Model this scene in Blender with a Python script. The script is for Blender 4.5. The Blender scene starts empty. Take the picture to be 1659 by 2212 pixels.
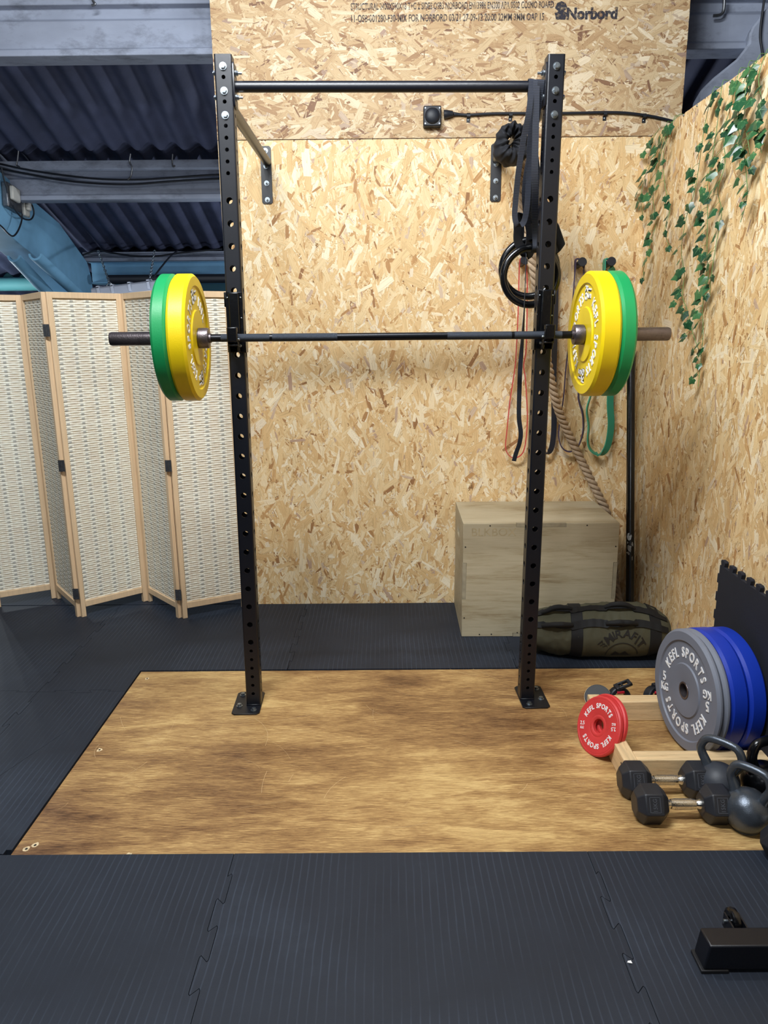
import bpy, bmesh, math, random
import numpy as np
from math import sin, cos, pi, radians, sqrt, atan2
from mathutils import Vector, Matrix, Euler, noise
random.seed(7); rng = np.random.default_rng(11)
C = bpy.context.scene.collection

# ------------------------------------------------------------------ camera
FPX, YAW, PIT, ROL, CH = 1620.9, -.0038, .2390, .0090, 1.5165
fw = Vector((sin(YAW)*cos(PIT), cos(YAW)*cos(PIT), -sin(PIT)))
rt = Vector((cos(YAW), -sin(YAW), 0)); dn = fw.cross(rt)
R2 = cos(ROL)*rt + sin(ROL)*dn; D2 = -sin(ROL)*rt + cos(ROL)*dn
O = Vector((0, 0, CH))
def at(px, py, X=None, Y=None, Z=None):
    v = R2*((px-829.5)/FPX) + D2*((py-1106.)/FPX) + fw
    t = X/v.x if X is not None else (Y/v.y if Y is not None else (Z-CH)/v.z)
    return O + v*t
cd = bpy.data.cameras.new('camera'); cam = bpy.data.objects.new('camera', cd); C.objects.link(cam)
cam.matrix_world = Matrix(((R2.x, -D2.x, -fw.x, 0), (R2.y, -D2.y, -fw.y, 0), (R2.z, -D2.z, -fw.z, CH), (0, 0, 0, 1)))
cd.sensor_fit = 'HORIZONTAL'; cd.sensor_width = 36; cd.lens = 36*FPX/1659; cd.clip_start = .05
bpy.context.scene.camera = cam
# rack frame
MR0 = Matrix.Translation((-.5882, 2.832, 0)) @ Matrix.Rotation(.0298, 4, 'Z')      # the rack stands slightly out of plumb
MR = MR0 @ Matrix(((1, 0, .0059, 0), (0, 1, 0, 0), (0, 0, 1, 0), (0, 0, 0, 1)))
def RK(x, y, z): return MR @ Vector((x, y, z))

# ------------------------------------------------------------------ materials
def L(r, g, b):
    f = lambda c: (c/255/12.92) if c/255 <= .04045 else ((c/255+.055)/1.055)**2.4
    return (f(r), f(g), f(b), 1)
def nt(name):
    m = bpy.data.materials.new(name); m.use_nodes = True
    n = m.node_tree; b = n.nodes['Principled BSDF']; return m, n, b
def N(n, t, **k):
    x = n.nodes.new(t)
    for a, v in k.items():
        if a.startswith('i_'):
            x.inputs[a[2:].replace('_', ' ')].default_value = v
        else: setattr(x, a, v)
    return x
def ramp(n, stops, src=None):
    r = n.nodes.new('ShaderNodeValToRGB'); e = r.color_ramp.elements
    while len(e) < len(stops): e.new(.5)
    for q, (p, c) in zip(e, stops): q.position = p; q.color = c
    if src: n.links.new(src, r.inputs[0])
    return r
def coord(n, kind='Object', scale=(1, 1, 1), rot=(0, 0, 0)):
    t = N(n, 'ShaderNodeTexCoord'); m = N(n, 'ShaderNodeMapping')
    m.inputs['Scale'].default_value = scale; m.inputs['Rotation'].default_value = rot
    n.links.new(t.outputs[kind], m.inputs[0]); return m.outputs[0]
def pm(name, col, rough=.5, metal=0, var=.15, scale=12, bump=0, bscale=60, spec=.5, sc=(1, 1, 1), coat=0, dirt=None, dpos=(.6, .75)):
    m, n, b = nt(name)
    co = coord(n, scale=sc)
    t = N(n, 'ShaderNodeTexNoise', i_Scale=scale, i_Detail=6.); n.links.new(co, t.inputs[0])
    c2 = tuple(max(0, c*(1-var)) for c in col[:3])+(1,); c3 = tuple(min(1, c*(1+var)) for c in col[:3])+(1,)
    st = [(.3, c2), (.7, c3)]
    r = ramp(n, st, t.outputs[0]); out = r.outputs[0]
    if dirt:
        t2 = N(n, 'ShaderNodeTexNoise', i_Scale=scale*2.3, i_Detail=8., i_Roughness=.7); n.links.new(co, t2.inputs[0])
        r2 = ramp(n, [(dpos[0], (0, 0, 0, 1)), (dpos[1], (1, 1, 1, 1))], t2.outputs[0])
        mx = N(n, 'ShaderNodeMixRGB'); n.links.new(r2.outputs[0], mx.inputs[0]); n.links.new(out, mx.inputs[1]); mx.inputs[2].default_value = dirt
        out = mx.outputs[0]
    n.links.new(out, b.inputs['Base Color'])
    b.inputs['Roughness'].default_value = rough; b.inputs['Metallic'].default_value = metal
    b.inputs['Specular IOR Level'].default_value = spec; b.inputs['Coat Weight'].default_value = coat
    if bump:
        t3 = N(n, 'ShaderNodeTexNoise', i_Scale=bscale, i_Detail=4.); n.links.new(co, t3.inputs[0])
        bp = N(n, 'ShaderNodeBump', i_Strength=bump, i_Distance=.003); n.links.new(t3.outputs[0], bp.inputs['Height']); n.links.new(bp.outputs[0], b.inputs['Normal'])
    return m
M = {}
M['steel'] = pm('black_powder_coat', L(9, 12, 21), .36, 0, .12, 8, .15, 900, .6)
M['gloss'] = pm('black_gloss_paint', L(9, 10, 13), .22, 0, .2, 10, .1, 60, .6)
M['zinc'] = pm('zinc_plated_steel', L(168, 176, 182), .34, 1, .2, 160)
M['chrome'] = pm('chrome', L(220, 218, 212), .2, 1, .08, 40, .2, 300)
M['sleeve'] = pm('worn_steel_sleeve', L(112, 104, 106), .36, .85, .25, 14, .3, 200, dirt=L(60, 50, 46))
M['shaft'] = pm('black_shaft', L(26, 27, 31), .3, .6, .1, 20)
M['knurl'] = pm('knurled_shaft', L(60, 66, 76), .45, .75, .25, 500, .6, 900)
M['plastic'] = pm('black_plastic', L(21, 25, 34), .5, 0, .1, 20, .1, 500)
M['rubber'] = pm('black_rubber', L(22, 23, 27), .55, 0, .15, 20, .15, 400)
M['web'] = pm('black_webbing', L(24, 28, 39), .75, 0, .2, 30)
M['yellow'] = pm('yellow_rubber', L(236, 205, 12), .42, 0, .06, 6, .1, 200, dirt=L(150, 118, 20), dpos=(.66, .86))
M['green'] = pm('green_rubber', L(22, 146, 82), .42, 0, .08, 6, .1, 200, dirt=L(20, 92, 56), dpos=(.64, .86))
M['grey'] = pm('grey_rubber', L(118, 123, 136), .5, 0, .05, 6, .05, 300)
M['blue'] = pm('blue_rubber', L(16, 52, 168), .42, 0, .07, 6, .1, 200)
M['red'] = pm('red_rubber', L(210, 58, 58), .5, 0, .07, 12, .1, 300, dirt=L(160, 52, 46), dpos=(.6, .9))
M['white'] = pm('white_print', L(240, 240, 240), .5, 0, .03, 30)
M['ink'] = pm('dark_print', L(30, 28, 26), .7, 0, .1, 30)
M['pine'] = pm('pine_frame', L(226, 196, 158), .5, 0, .07, 7, .1, 90, sc=(14, 14, 1))
M['reed'] = pm('bleached_reed', L(252, 246, 230), .6, 0, .08, 26, .1, 200)
M['reedback'] = pm('brown_reed_backing', L(222, 206, 176), .8, 0, .1, 30)
M['thread'] = pm('brown_thread', L(206, 176, 138), .8, 0, .15, 60)
M['tape'] = pm('grey_warp_tape', L(186, 184, 174), .8, 0, .1, 60)
M['hinge'] = pm('hinge_steel', L(110, 112, 116), .35, .8, .2, 60)
M['concrete'] = pm('painted_concrete', L(150, 158, 176), .85, 0, .25, 3.5, .5, 40, sc=(.5, 1, 1), dirt=L(82, 86, 94), dpos=(.5, .8))
M['roof'] = pm('cement_roof_sheet', L(68, 74, 100), .8, 0, .25, 5, .5, 50)
M['bluesteel'] = pm('blue_steel_paint', L(120, 172, 206), .55, 0, .12, 5, .15, 60)
M['teal'] = pm('teal_paint', L(96, 166, 170), .6, 0, .1, 4)
M['darkteal'] = pm('dark_teal_paint', L(44, 88, 104), .7, 0, .08, 4)
M['dark'] = pm('dark_surface', L(26, 28, 34), .9, 0, .2, 2)
M['lamp'] = pm('grey_polycarbonate', L(150, 156, 170), .35, 0, .08, 6)
M['socket'] = pm('white_plastic', L(190, 188, 180), .5, 0, .1, 20)
M['silver'] = M['zinc']
M['timber'] = pm('sawn_timber', L(222, 192, 146), .7, 0, .16, 5, .3, 60, sc=(1.2, 14, 14), dirt=L(184, 142, 96), dpos=(.55, .8))
M['timber_y'] = pm('sawn_timber_lengthwise', L(222, 192, 146), .7, 0, .16, 5, .3, 60, sc=(14, 1.2, 14), dirt=L(184, 142, 96), dpos=(.55, .8))
M['olive'] = pm('olive_canvas', L(74, 72, 54), .85, 0, .14, 9, .5, 28)
M['iron'] = pm('cast_iron', L(86, 93, 102), .24, .6, .15, 30, .22, 420)
M['kbvinyl'] = pm('grey_vinyl', L(52, 56, 64), .5, 0, .1, 20, .15, 100)
M['rope'] = pm('manila_rope', L(172, 150, 124), .85, 0, .2, 40, .6, 220)
M['bandred'] = pm('red_latex', L(196, 72, 66), .5, 0, .05, 20)
M['bandgreen'] = pm('green_latex', L(52, 148, 118), .5, 0, .05, 20)
M['bandpurple'] = pm('purple_latex', L(64, 52, 78), .5, 0, .05, 20)
M['bandblack'] = pm('black_latex', L(38, 42, 54), .5, 0, .05, 20)
M['cloth'] = pm('black_cloth', L(15, 17, 24), .8, 0, .2, 20, .3, 80)
M['vein'] = pm('pale_leaf_vein', L(110, 150, 96), .5, 0, .1, 30)
M['stem'] = pm('green_stem', L(96, 132, 74), .6, 0, .1, 20)
M['redplastic'] = pm('red_plastic', L(190, 30, 50), .4)
M['hexrubber'] = pm('grey_black_rubber', L(36, 38, 44), .42, 0, .12, 20, .15, 500)
M['bagweb'] = pm('black_bag_webbing', L(9, 10, 13), .75, 0, .2, 30)
M['foam'] = pm('dark_foam', L(24, 27, 38), .8, 0, .1, 10, .3, 500)

# oriented strand board: base + flakes coloured by a per-flake random value
def osb_mat(name, stops):
    m, n, b = nt(name)
    a = N(n, 'ShaderNodeAttribute', attribute_name='flake'); sep = N(n, 'ShaderNodeSeparateColor'); n.links.new(a.outputs['Color'], sep.inputs[0])
    r = ramp(n, stops, sep.outputs[0])
    uv = N(n, 'ShaderNodeTexCoord'); mp = N(n, 'ShaderNodeMapping'); mp.inputs['Scale'].default_value = (9, 260, 1); n.links.new(uv.outputs['UV'], mp.inputs[0])
    t = N(n, 'ShaderNodeTexNoise', i_Scale=1., i_Detail=5., i_Roughness=.65); n.links.new(mp.outputs[0], t.inputs[0])
    g = ramp(n, [(.3, (.70, .66, .60, 1)), (.5, (1, 1, 1, 1)), (.72, (1.08, 1.08, 1.08, 1))], t.outputs[0])
    mx = N(n, 'ShaderNodeMixRGB', blend_type='MULTIPLY'); mx.inputs[0].default_value = 1
    n.links.new(r.outputs[0], mx.inputs[1]); n.links.new(g.outputs[0], mx.inputs[2])
    # splinters and dark specks
    co = coord(n, scale=(1, 1, 1)); t2 = N(n, 'ShaderNodeTexNoise', i_Scale=210., i_Detail=3., i_Roughness=.6); n.links.new(co, t2.inputs[0])
    t3 = N(n, 'ShaderNodeTexNoise', i_Scale=9., i_Detail=2.); n.links.new(co, t3.inputs[0])
    ad = N(n, 'ShaderNodeMath', operation='MULTIPLY_ADD'); n.links.new(t3.outputs[0], ad.inputs[0]); ad.inputs[1].default_value = .35; n.links.new(t2.outputs[0], ad.inputs[2])
    r3 = ramp(n, [(.81, (1, 1, 1, 1)), (.88, (.42, .30, .2, 1))], ad.outputs[0])
    mx2 = N(n, 'ShaderNodeMixRGB', blend_type='MULTIPLY'); mx2.inputs[0].default_value = .85
    n.links.new(mx.outputs[0], mx2.inputs[1]); n.links.new(r3.outputs[0], mx2.inputs[2])
    n.links.new(mx2.outputs[0], b.inputs['Base Color']); b.inputs['Roughness'].default_value = .62; b.inputs['Specular IOR Level'].default_value = .35
    bp = N(n, 'ShaderNodeBump', i_Strength=.35, i_Distance=.001); n.links.new(t.outputs[0], bp.inputs['Height']); n.links.new(bp.outputs[0], b.inputs['Normal'])
    return m
STW = [(0, L(156, 112, 72)), (.05, L(192, 146, 94)), (.16, L(218, 180, 126)), (.45, L(228, 196, 144)), (.72, L(236, 210, 164)), (.93, L(246, 230, 198)), (1, L(186, 152, 128))]
STU = [(0, L(124, 90, 68)), (.08, L(156, 120, 86)), (.25, L(184, 152, 112)), (.5, L(196, 168, 128)), (.75, L(208, 184, 146)), (.93, L(224, 206, 176)), (1, L(158, 130, 112))]
M['osb'] = osb_mat('strand_board', STW)
M['osb_up'] = osb_mat('strand_board_dimmed', STU)  # darker stops; dimmer light on the upper board put into the colour
M['osbcore'] = pm('strand_board_core', L(150, 112, 72), .85, 0, .3, 90)

def mat_rubber():
    m, n, b = nt('ribbed_rubber_mat'); co = coord(n)
    sx = N(n, 'ShaderNodeSeparateXYZ'); n.links.new(co, sx.inputs[0])
    nz = N(n, 'ShaderNodeTexNoise', i_Scale=5., i_Detail=3.); n.links.new(co, nz.inputs[0])
    w = N(n, 'ShaderNodeMath', operation='MULTIPLY_ADD'); n.links.new(nz.outputs[0], w.inputs[0]); w.inputs[1].default_value = .012; n.links.new(sx.outputs[0], w.inputs[2])
    d = N(n, 'ShaderNodeMath', operation='DIVIDE'); n.links.new(w.outputs[0], d.inputs[0]); d.inputs[1].default_value = .0215
    pp = N(n, 'ShaderNodeMath', operation='PINGPONG'); n.links.new(d.outputs[0], pp.inputs[0]); pp.inputs[1].default_value = .5
    rr = ramp(n, [(.0, (0, 0, 0, 1)), (.38, (.0, .0, .0, 1)), (.5, (1, 1, 1, 1))]); n.links.new(pp.outputs[0], rr.inputs[0])
    # ridge lines blend paler, unevenly over the sheet
    wn = N(n, 'ShaderNodeTexNoise', i_Scale=2.2, i_Detail=5., i_Roughness=.6); n.links.new(co, wn.inputs[0])
    wr = ramp(n, [(.40, (.04, .04, .04, 1)), (.72, (.8, .8, .8, 1))], wn.outputs[0])
    st = N(n, 'ShaderNodeTexNoise', i_Scale=1.6, i_Detail=7., i_Roughness=.7); n.links.new(co, st.inputs[0])
    base = ramp(n, [(.3, L(24, 30, 41)), (.55, L(32, 39, 51)), (.75, L(45, 53, 66))], st.outputs[0])
    mm = N(n, 'ShaderNodeMath', operation='MULTIPLY'); n.links.new(rr.outputs[0], mm.inputs[0]); n.links.new(wr.outputs[0], mm.inputs[1])
    mx = N(n, 'ShaderNodeMixRGB'); n.links.new(mm.outputs[0], mx.inputs[0]); n.links.new(base.outputs[0], mx.inputs[1]); mx.inputs[2].default_value = L(66, 76, 92)
    n.links.new(mx.outputs[0], b.inputs['Base Color']); b.inputs['Roughness'].default_value = .62; b.inputs['Specular IOR Level'].default_value = .4
    fn = N(n, 'ShaderNodeTexNoise', i_Scale=700., i_Detail=2.); n.links.new(co, fn.inputs[0])
    hh = N(n, 'ShaderNodeMath', operation='MULTIPLY_ADD'); n.links.new(fn.outputs[0], hh.inputs[0]); hh.inputs[1].default_value = .25; n.links.new(mm.outputs[0], hh.inputs[2])
    bp = N(n, 'ShaderNodeBump', i_Strength=.5, i_Distance=.0012); n.links.new(hh.outputs[0], bp.inputs['Height']); n.links.new(bp.outputs[0], b.inputs['Normal'])
    return m
M['mat'] = mat_rubber()

def ply_mat(name, cols, gs=(3, 60, 60), big=(1.1, 5, 5), rough=.4, scuff=None, grain=.5, contrast=(.3, .72)):
    m, n, b = nt(name); co = coord(n, scale=gs); c2 = coord(n, scale=big)
    g = N(n, 'ShaderNodeTexNoise', i_Scale=1., i_Detail=8., i_Roughness=.7, i_Distortion=.6); n.links.new(co, g.inputs[0])
    h = N(n, 'ShaderNodeTexNoise', i_Scale=1., i_Detail=5., i_Roughness=.6, i_Distortion=.8); n.links.new(c2, h.inputs[0])
    mxv = N(n, 'ShaderNodeMix'); mxv.inputs[0].default_value = grain; n.links.new(h.outputs[0], mxv.inputs[2]); n.links.new(g.outputs[0], mxv.inputs[3])
    if scuff and rough < .5:
        lo = N(n, 'ShaderNodeTexNoise', i_Scale=1.15, i_Detail=3.); n.links.new(coord(n), lo.inputs[0]); av = N(n, 'ShaderNodeMath', operation='MULTIPLY_ADD'); n.links.new(lo.outputs[0], av.inputs[0]); av.inputs[1].default_value = .42; av.inputs[2].default_value = -.205
        sm = N(n, 'ShaderNodeMath', operation='ADD'); n.links.new(mxv.outputs[0], sm.inputs[0]); n.links.new(av.outputs[0], sm.inputs[1]); src = sm.outputs[0]
    else: src = mxv.outputs[0]
    k = len(cols)-1
    r = ramp(n, [(contrast[0]+(contrast[1]-contrast[0])*i/k, c) for i, c in enumerate(cols)], src); out = r.outputs[0]
    if scuff:
        s = N(n, 'ShaderNodeTexNoise', i_Scale=2.3, i_Detail=9., i_Roughness=.75); n.links.new(coord(n), s.inputs[0])
        f = N(n, 'ShaderNodeTexNoise', i_Scale=160., i_Detail=3.); n.links.new(coord(n), f.inputs[0])
        q = N(n, 'ShaderNodeMath', operation='MULTIPLY_ADD'); n.links.new(f.outputs[0], q.inputs[0]); q.inputs[1].default_value = .3; n.links.new(s.outputs[0], q.inputs[2])
        sr = ramp(n, [(.80, (0, 0, 0, 1)), (.93, (.6, .6, .6, 1))], q.outputs[0])
        mx = N(n, 'ShaderNodeMixRGB'); n.links.new(sr.outputs[0], mx.inputs[0]); n.links.new(out, mx.inputs[1]); mx.inputs[2].default_value = scuff; out = mx.outputs[0]
    n.links.new(out, b.inputs['Base Color']); 
    rr = ramp(n, [(.3, (rough*.85,)*3+(1,)), (.7, (min(1, rough*1.3),)*3+(1,))], h.outputs[0]); n.links.new(rr.outputs[0], b.inputs['Roughness'])
    bp = N(n, 'ShaderNodeBump', i_Strength=.25, i_Distance=.001); n.links.new(g.outputs[0], bp.inputs['Height']); n.links.new(bp.outputs[0], b.inputs['Normal'])
    return m
M['plyfloor'] = ply_mat('varnished_plywood', [L(74, 48, 28), L(120, 86, 54), L(154, 118, 74), L(186, 150, 96), L(216, 184, 124)], gs=(20, 330, 210), big=(2.6, 11, 5), scuff=L(206, 190, 160), rough=.40, grain=.6, contrast=(.34, .64))
M['plyedge'] = pm('plywood_edge', L(190, 150, 100), .7, 0, .2, 40)
M['plybox'] = ply_mat('birch_plywood', [L(140, 122, 92), L(168, 154, 124), L(180, 168, 140), L(186, 174, 146)], gs=(7, 90, 120), big=(1.4, 3, 9), rough=.55, grain=.4, scuff=L(196, 192, 178), contrast=(.36, .58))
M['plyboxend'] = pm('birch_plywood_worn_edge', L(158, 148, 124), .7, 0, .15, 30)

def web_mat():
    m, n, b = nt('ribbed_black_webbing'); co = coord(n); sx = N(n, 'ShaderNodeSeparateXYZ'); n.links.new(co, sx.inputs[0])
    d = N(n, 'ShaderNodeMath', operation='DIVIDE'); n.links.new(sx.outputs[2], d.inputs[0]); d.inputs[1].default_value = .0052
    pp = N(n, 'ShaderNodeMath', operation='PINGPONG'); n.links.new(d.outputs[0], pp.inputs[0]); pp.inputs[1].default_value = .5
    r = ramp(n, [(.05, L(10, 12, 18)), (.22, L(34, 39, 52)), (.5, L(40, 45, 58))], pp.outputs[0]); n.links.new(r.outputs[0], b.inputs['Base Color']); b.inputs['Roughness'].default_value = .7
    bp = N(n, 'ShaderNodeBump', i_Strength=.6, i_Distance=.001); n.links.new(pp.outputs[0], bp.inputs['Height']); n.links.new(bp.outputs[0], b.inputs['Normal']); return m
M['web'] = web_mat()
M['mark'] = pm('pale_rubber_mark', L(70, 73, 80), .5, 0, .1, 30)  # paler grey than the head so the marking stands out
def leaf_mat():
    m, n, b = nt('ivy_leaf'); a = N(n, 'ShaderNodeAttribute', attribute_name='flake'); sep = N(n, 'ShaderNodeSeparateColor'); n.links.new(a.outputs['Color'], sep.inputs[0])
    r = ramp(n, [(0, L(20, 54, 34)), (.6, L(32, 78, 46)), (1, L(58, 104, 60))], sep.outputs[0])
    n.links.new(r.outputs[0], b.inputs['Base Color']); b.inputs['Roughness'].default_value = .3
    return m
M['leaf'] = leaf_mat()
def ink_mat():
    m, n, b = nt('faded_wall_ink'); co = coord(n); t = N(n, 'ShaderNodeTexNoise', i_Scale=70., i_Detail=4.); n.links.new(co, t.inputs[0])
    sx = N(n, 'ShaderNodeSeparateXYZ'); n.links.new(co, sx.inputs[0])
    d = N(n, 'ShaderNodeMath', operation='MULTIPLY'); n.links.new(sx.outputs[2], d.inputs[0]); d.inputs[1].default_value = 260.
    pp = N(n, 'ShaderNodeMath', operation='PINGPONG'); n.links.new(d.outputs[0], pp.inputs[0]); pp.inputs[1].default_value = .5
    q = N(n, 'ShaderNodeMath', operation='MULTIPLY_ADD'); n.links.new(pp.outputs[0], q.inputs[0]); q.inputs[1].default_value = .6; n.links.new(t.outputs[0], q.inputs[2])
    r = ramp(n, [(.46, (.0, .0, .0, 1)), (.64, (.8, .8, .8, 1))], q.outputs[0]); n.links.new(r.outputs[0], b.inputs['Alpha'])
    b.inputs['Base Color'].default_value = L(50, 50, 62); b.inputs['Roughness'].default_value = .8
    return m
M['wallink'] = ink_mat()

# ------------------------------------------------------------------ mesh builder
def frame(d):
    d = Vector(d).normalized(); u = Vector((0, 0, 1)) if abs(d.z) < .95 else Vector((1, 0, 0))
    a = d.cross(u).normalized(); return a, d.cross(a).normalized(), d
class MB:
    def __init__(s, T=None): s.v = []; s.f = []; s.m = []; s.T = T
    def add(s, vs, fs, mi=0):
        k = len(s.v)
        s.v += [tuple((s.T @ Vector(p)) if s.T else p) for p in vs]
        s.f += [tuple(i+k for i in f) for f in fs]; s.m += [mi]*len(fs)
    def box(s, lo, hi, mi=0, T=None):
        vs = [Vector((x, y, z)) for x in (lo[0], hi[0]) for y in (lo[1], hi[1]) for z in (lo[2], hi[2])]
        if T: vs = [T @ v for v in vs]
        s.add(vs, [(0, 1, 3, 2), (4, 6, 7, 5), (0, 4, 5, 1), (2, 3, 7, 6), (0, 2, 6, 4), (1, 5, 7, 3)], mi)
    def cyl(s, p, q, r, n=16, mi=0, r2=None, caps=True):
        p = Vector(p); q = Vector(q); a, b, _ = frame(q-p); r2 = r if r2 is None else r2
        vs = [p+(a*cos(t)+b*sin(t))*r for t in [2*pi*i/n for i in range(n)]]+[q+(a*cos(t)+b*sin(t))*r2 for t in [2*pi*i/n for i in range(n)]]
        fs = [(i, (i+1) % n, n+(i+1) % n, n+i) for i in range(n)]
        if caps: fs += [tuple(range(n-1, -1, -1)), tuple(range(n, 2*n))]
        s.add(vs, fs, mi)
    def tube(s, pts, r, n=8, mi=0, closed=False, flat=None, caps=True):
        pts = [Vector(p) for p in pts]; m = len(pts); rs = r if isinstance(r, (list, tuple)) else [r]*m
        vs = []; prev = None
        for i, p in enumerate(pts):
            if closed: d = pts[(i+1) % m]-pts[i-1]
            else: d = pts[min(i+1, m-1)]-pts[max(i-1, 0)]
            d.normalize()
            if prev is None: a, b, _ = frame(d)
            else:
                a = prev-d*prev.dot(d); a.normalize(); b = d.cross(a)
            prev = a
            for k in range(n):
                t = 2*pi*k/n; vs.append(p+(a*cos(t)+b*sin(t))*rs[i])
        fs = []
        for i in range(m if closed else m-1):
            j = (i+1) % m
            for k in range(n): fs.append((i*n+k, i*n+(k+1) % n, j*n+(k+1) % n, j*n+k))
        if not closed and caps: fs += [tuple(range(n-1, -1, -1)), tuple((m-1)*n+k for k in range(n))]
        s.add(vs, fs, mi)
    def ribbon(s, pts, w, side, th=.002, mi=0, closed=False):
        pts = [Vector(p) for p in pts]; m = len(pts); vs = []
        for i, p in enumerate(pts):
            d = (pts[(i+1) % m]-pts[i-1]) if closed else (pts[min(i+1, m-1)]-pts[max(i-1, 0)])
            d.normalize(); sd = Vector(side[i] if isinstance(side, list) else side); sd = (sd-d*sd.dot(d)).normalized(); nn = d.cross(sd)
            for a, b in ((-1, -1), (1, -1), (1, 1), (-1, 1)): vs.append(p+sd*(a*w/2)+nn*(b*th/2))
        fs = []
        for i in range(m if closed else m-1):
            j = (i+1) % m
            for k in range(4): fs.append((i*4+k, i*4+(k+1) % 4, j*4+(k+1) % 4, j*4+k))
        if not closed: fs += [(3, 2, 1, 0), tuple((m-1)*4+k for k in range(4))]
        s.add(vs, fs, mi)
    def lathe(s, prof, T=None, n=48, mi=0, close=False, mis=None):
        T = T or Matrix.Identity(4); vs = []; m = len(prof)
        for r, h in prof:
            for k in range(n): t = 2*pi*k/n; vs.append(T @ Vector((r*cos(t), r*sin(t), h)))
        base = len(s.v)
        for i in range(m if close else m-1):
            j = (i+1) % m
            fs = [(i*n+k, i*n+(k+1) % n, j*n+(k+1) % n, j*n+k) for k in range(n)]
            if i == 0: s.add(vs, fs, mis[i] if mis else mi)
            else:
                s.f += [tuple(q+base for q in f) for f in fs]; s.m += [mis[i] if mis else mi]*len(fs)
    def prism(s, poly, h0, h1, T=None, mi=0):
        T = T or Matrix.Identity(4); n = len(poly)
        vs = [T @ Vector((x, y, h0)) for x, y in poly]+[T @ Vector((x, y, h1)) for x, y in poly]
        s.add(vs, [tuple(range(n-1, -1, -1)), tuple(range(n, 2*n))]+[(i, (i+1) % n, n+(i+1) % n, n+i) for i in range(n)], mi)
    def ball(s, c, r, n=12, m=8, mi=0, sc=(1, 1, 1)):
        c = Vector(c); vs = [c+Vector((0, 0, r*sc[2]))]
        for i in range(1, m):
            for k in range(n): vs.append(c+Vector((r*sc[0]*sin(pi*i/m)*cos(2*pi*k/n), r*sc[1]*sin(pi*i/m)*sin(2*pi*k/n), r*sc[2]*cos(pi*i/m))))
        vs.append(c-Vector((0, 0, r*sc[2]))); fs = [(0, 1+k, 1+(k+1) % n) for k in range(n)]
        for i in range(m-2):
            for k in range(n): fs.append((1+i*n+k, 1+(i+1)*n+k, 1+(i+1)*n+(k+1) % n, 1+i*n+(k+1) % n))
        e = 1+(m-2)*n; fs += [(e+k, e+n, e+(k+1) % n) for k in range(n)]
        s.add(vs, fs, mi)
    def build(s, name, mats, parent=None, bevel=0, smooth=35, flip=True, keep=False, seg=2):
        me = bpy.data.meshes.new(name)
        v = [Vector(p) for p in s.v]
        if parent is not None:
            R = root_of(parent).matrix_basis.inverted(); v = [R @ p for p in v]; off = None
        elif keep: off = None
        else:
            a = np.array([tuple(p) for p in v]); off = Vector(((a[:, 0].min()+a[:, 0].max())/2, (a[:, 1].min()+a[:, 1].max())/2, a[:, 2].min())); v = [p-off for p in v]
        me.from_pydata([tuple(p) for p in v], [], s.f)
        for m in (mats if isinstance(mats, (list, tuple)) else [mats]): me.materials.append(M[m] if isinstance(m, str) else m)
        me.polygons.foreach_set('material_index', s.m)
        if flip:
            bm = bmesh.new(); bm.from_mesh(me); bmesh.ops.recalc_face_normals(bm, faces=bm.faces); bm.to_mesh(me); bm.free()
        me.polygons.foreach_set('use_smooth', [True]*len(me.polygons)); me.set_sharp_from_angle(angle=radians(smooth)); me.update()
        o = bpy.data.objects.new(name, me); C.objects.link(o)
        if parent is not None: o.parent = parent
        if off is not None: o.location = off
        if bevel:
            b = o.modifiers.new('bevel', 'BEVEL'); b.width = bevel; b.segments = seg; b.limit_method = 'ANGLE'; b.angle_limit = radians(40)
        return o
def root_of(o):
    while o.parent: o = o.parent
    return o
def thing(name, label, cat, M4=None, group=None):
    o = bpy.data.objects.new(name, None); C.objects.link(o); o.empty_display_size = .05
    o.matrix_basis = M4 if M4 is not None else Matrix.Identity(4); o['label'] = label; o['category'] = cat
    if group: o['group'] = group
    return o
def tag(o, label, cat, group=None, kind=None):
    o['label'] = label; o['category'] = cat
    if group: o['group'] = group
    if kind: o['kind'] = kind
    return o
def struct(o): o['kind'] = 'structure'; return o
TL = lambda *p: Matrix.Translation(p)
def copy_tree(o, parent=None):
    c = o.copy(); C.objects.link(c); c.parent = parent
    for ch in list(o.children): copy_tree(ch, c)
    return c

_tc = {}
def glyphs(s, size, ext, bold=0.0):
    key = (s, size, ext, bold)
    if key in _tc: return _tc[key]
    cu = bpy.data.curves.new('tmp', 'FONT'); cu.body = s; cu.size = size; cu.extrude = ext; cu.offset = bold; cu.resolution_u = 3
    ob = bpy.data.objects.new('tmp', cu); C.objects.link(ob)
    me = bpy.data.meshes.new_from_object(ob.evaluated_get(bpy.context.evaluated_depsgraph_get()))
    v = [tuple(p.co) for p in me.vertices]; f = [tuple(p.vertices) for p in me.polygons]
    bpy.data.objects.remove(ob); bpy.data.curves.remove(cu); bpy.data.meshes.remove(me); _tc[key] = (v, f); return v, f
def arc_text(mb, s, r, mid, size, T, ext=.0012, bold=.0006, sp=1.0, mi=0, xs=1.0):
    # letters standing outward on a circle, centred on angle mid, reading clockwise
    g = []
    for ch in s:
        if ch == ' ': g.append((None, None, size*.42)); continue
        v, f = glyphs(ch, size, ext, bold); xa = min(p[0] for p in v)*xs; xb = max(p[0] for p in v)*xs
        g.append(([(p[0]*xs-(xa+xb)/2, p[1], p[2]) for p in v], f, (xb-xa)+size*.13*sp))
    tot = sum(x[2] for x in g)/(r+size*.35); a = mid+tot/2
    for v, f, w in g:
        da = w/(r+size*.35); a -= da/2
        if v:
            R = T @ Matrix.Rotation(a-pi/2, 4, 'Z') @ TL(0, r, 0)
            mb.add([R @ Vector(p) for p in v], f, mi)
        a -= da/2
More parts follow.
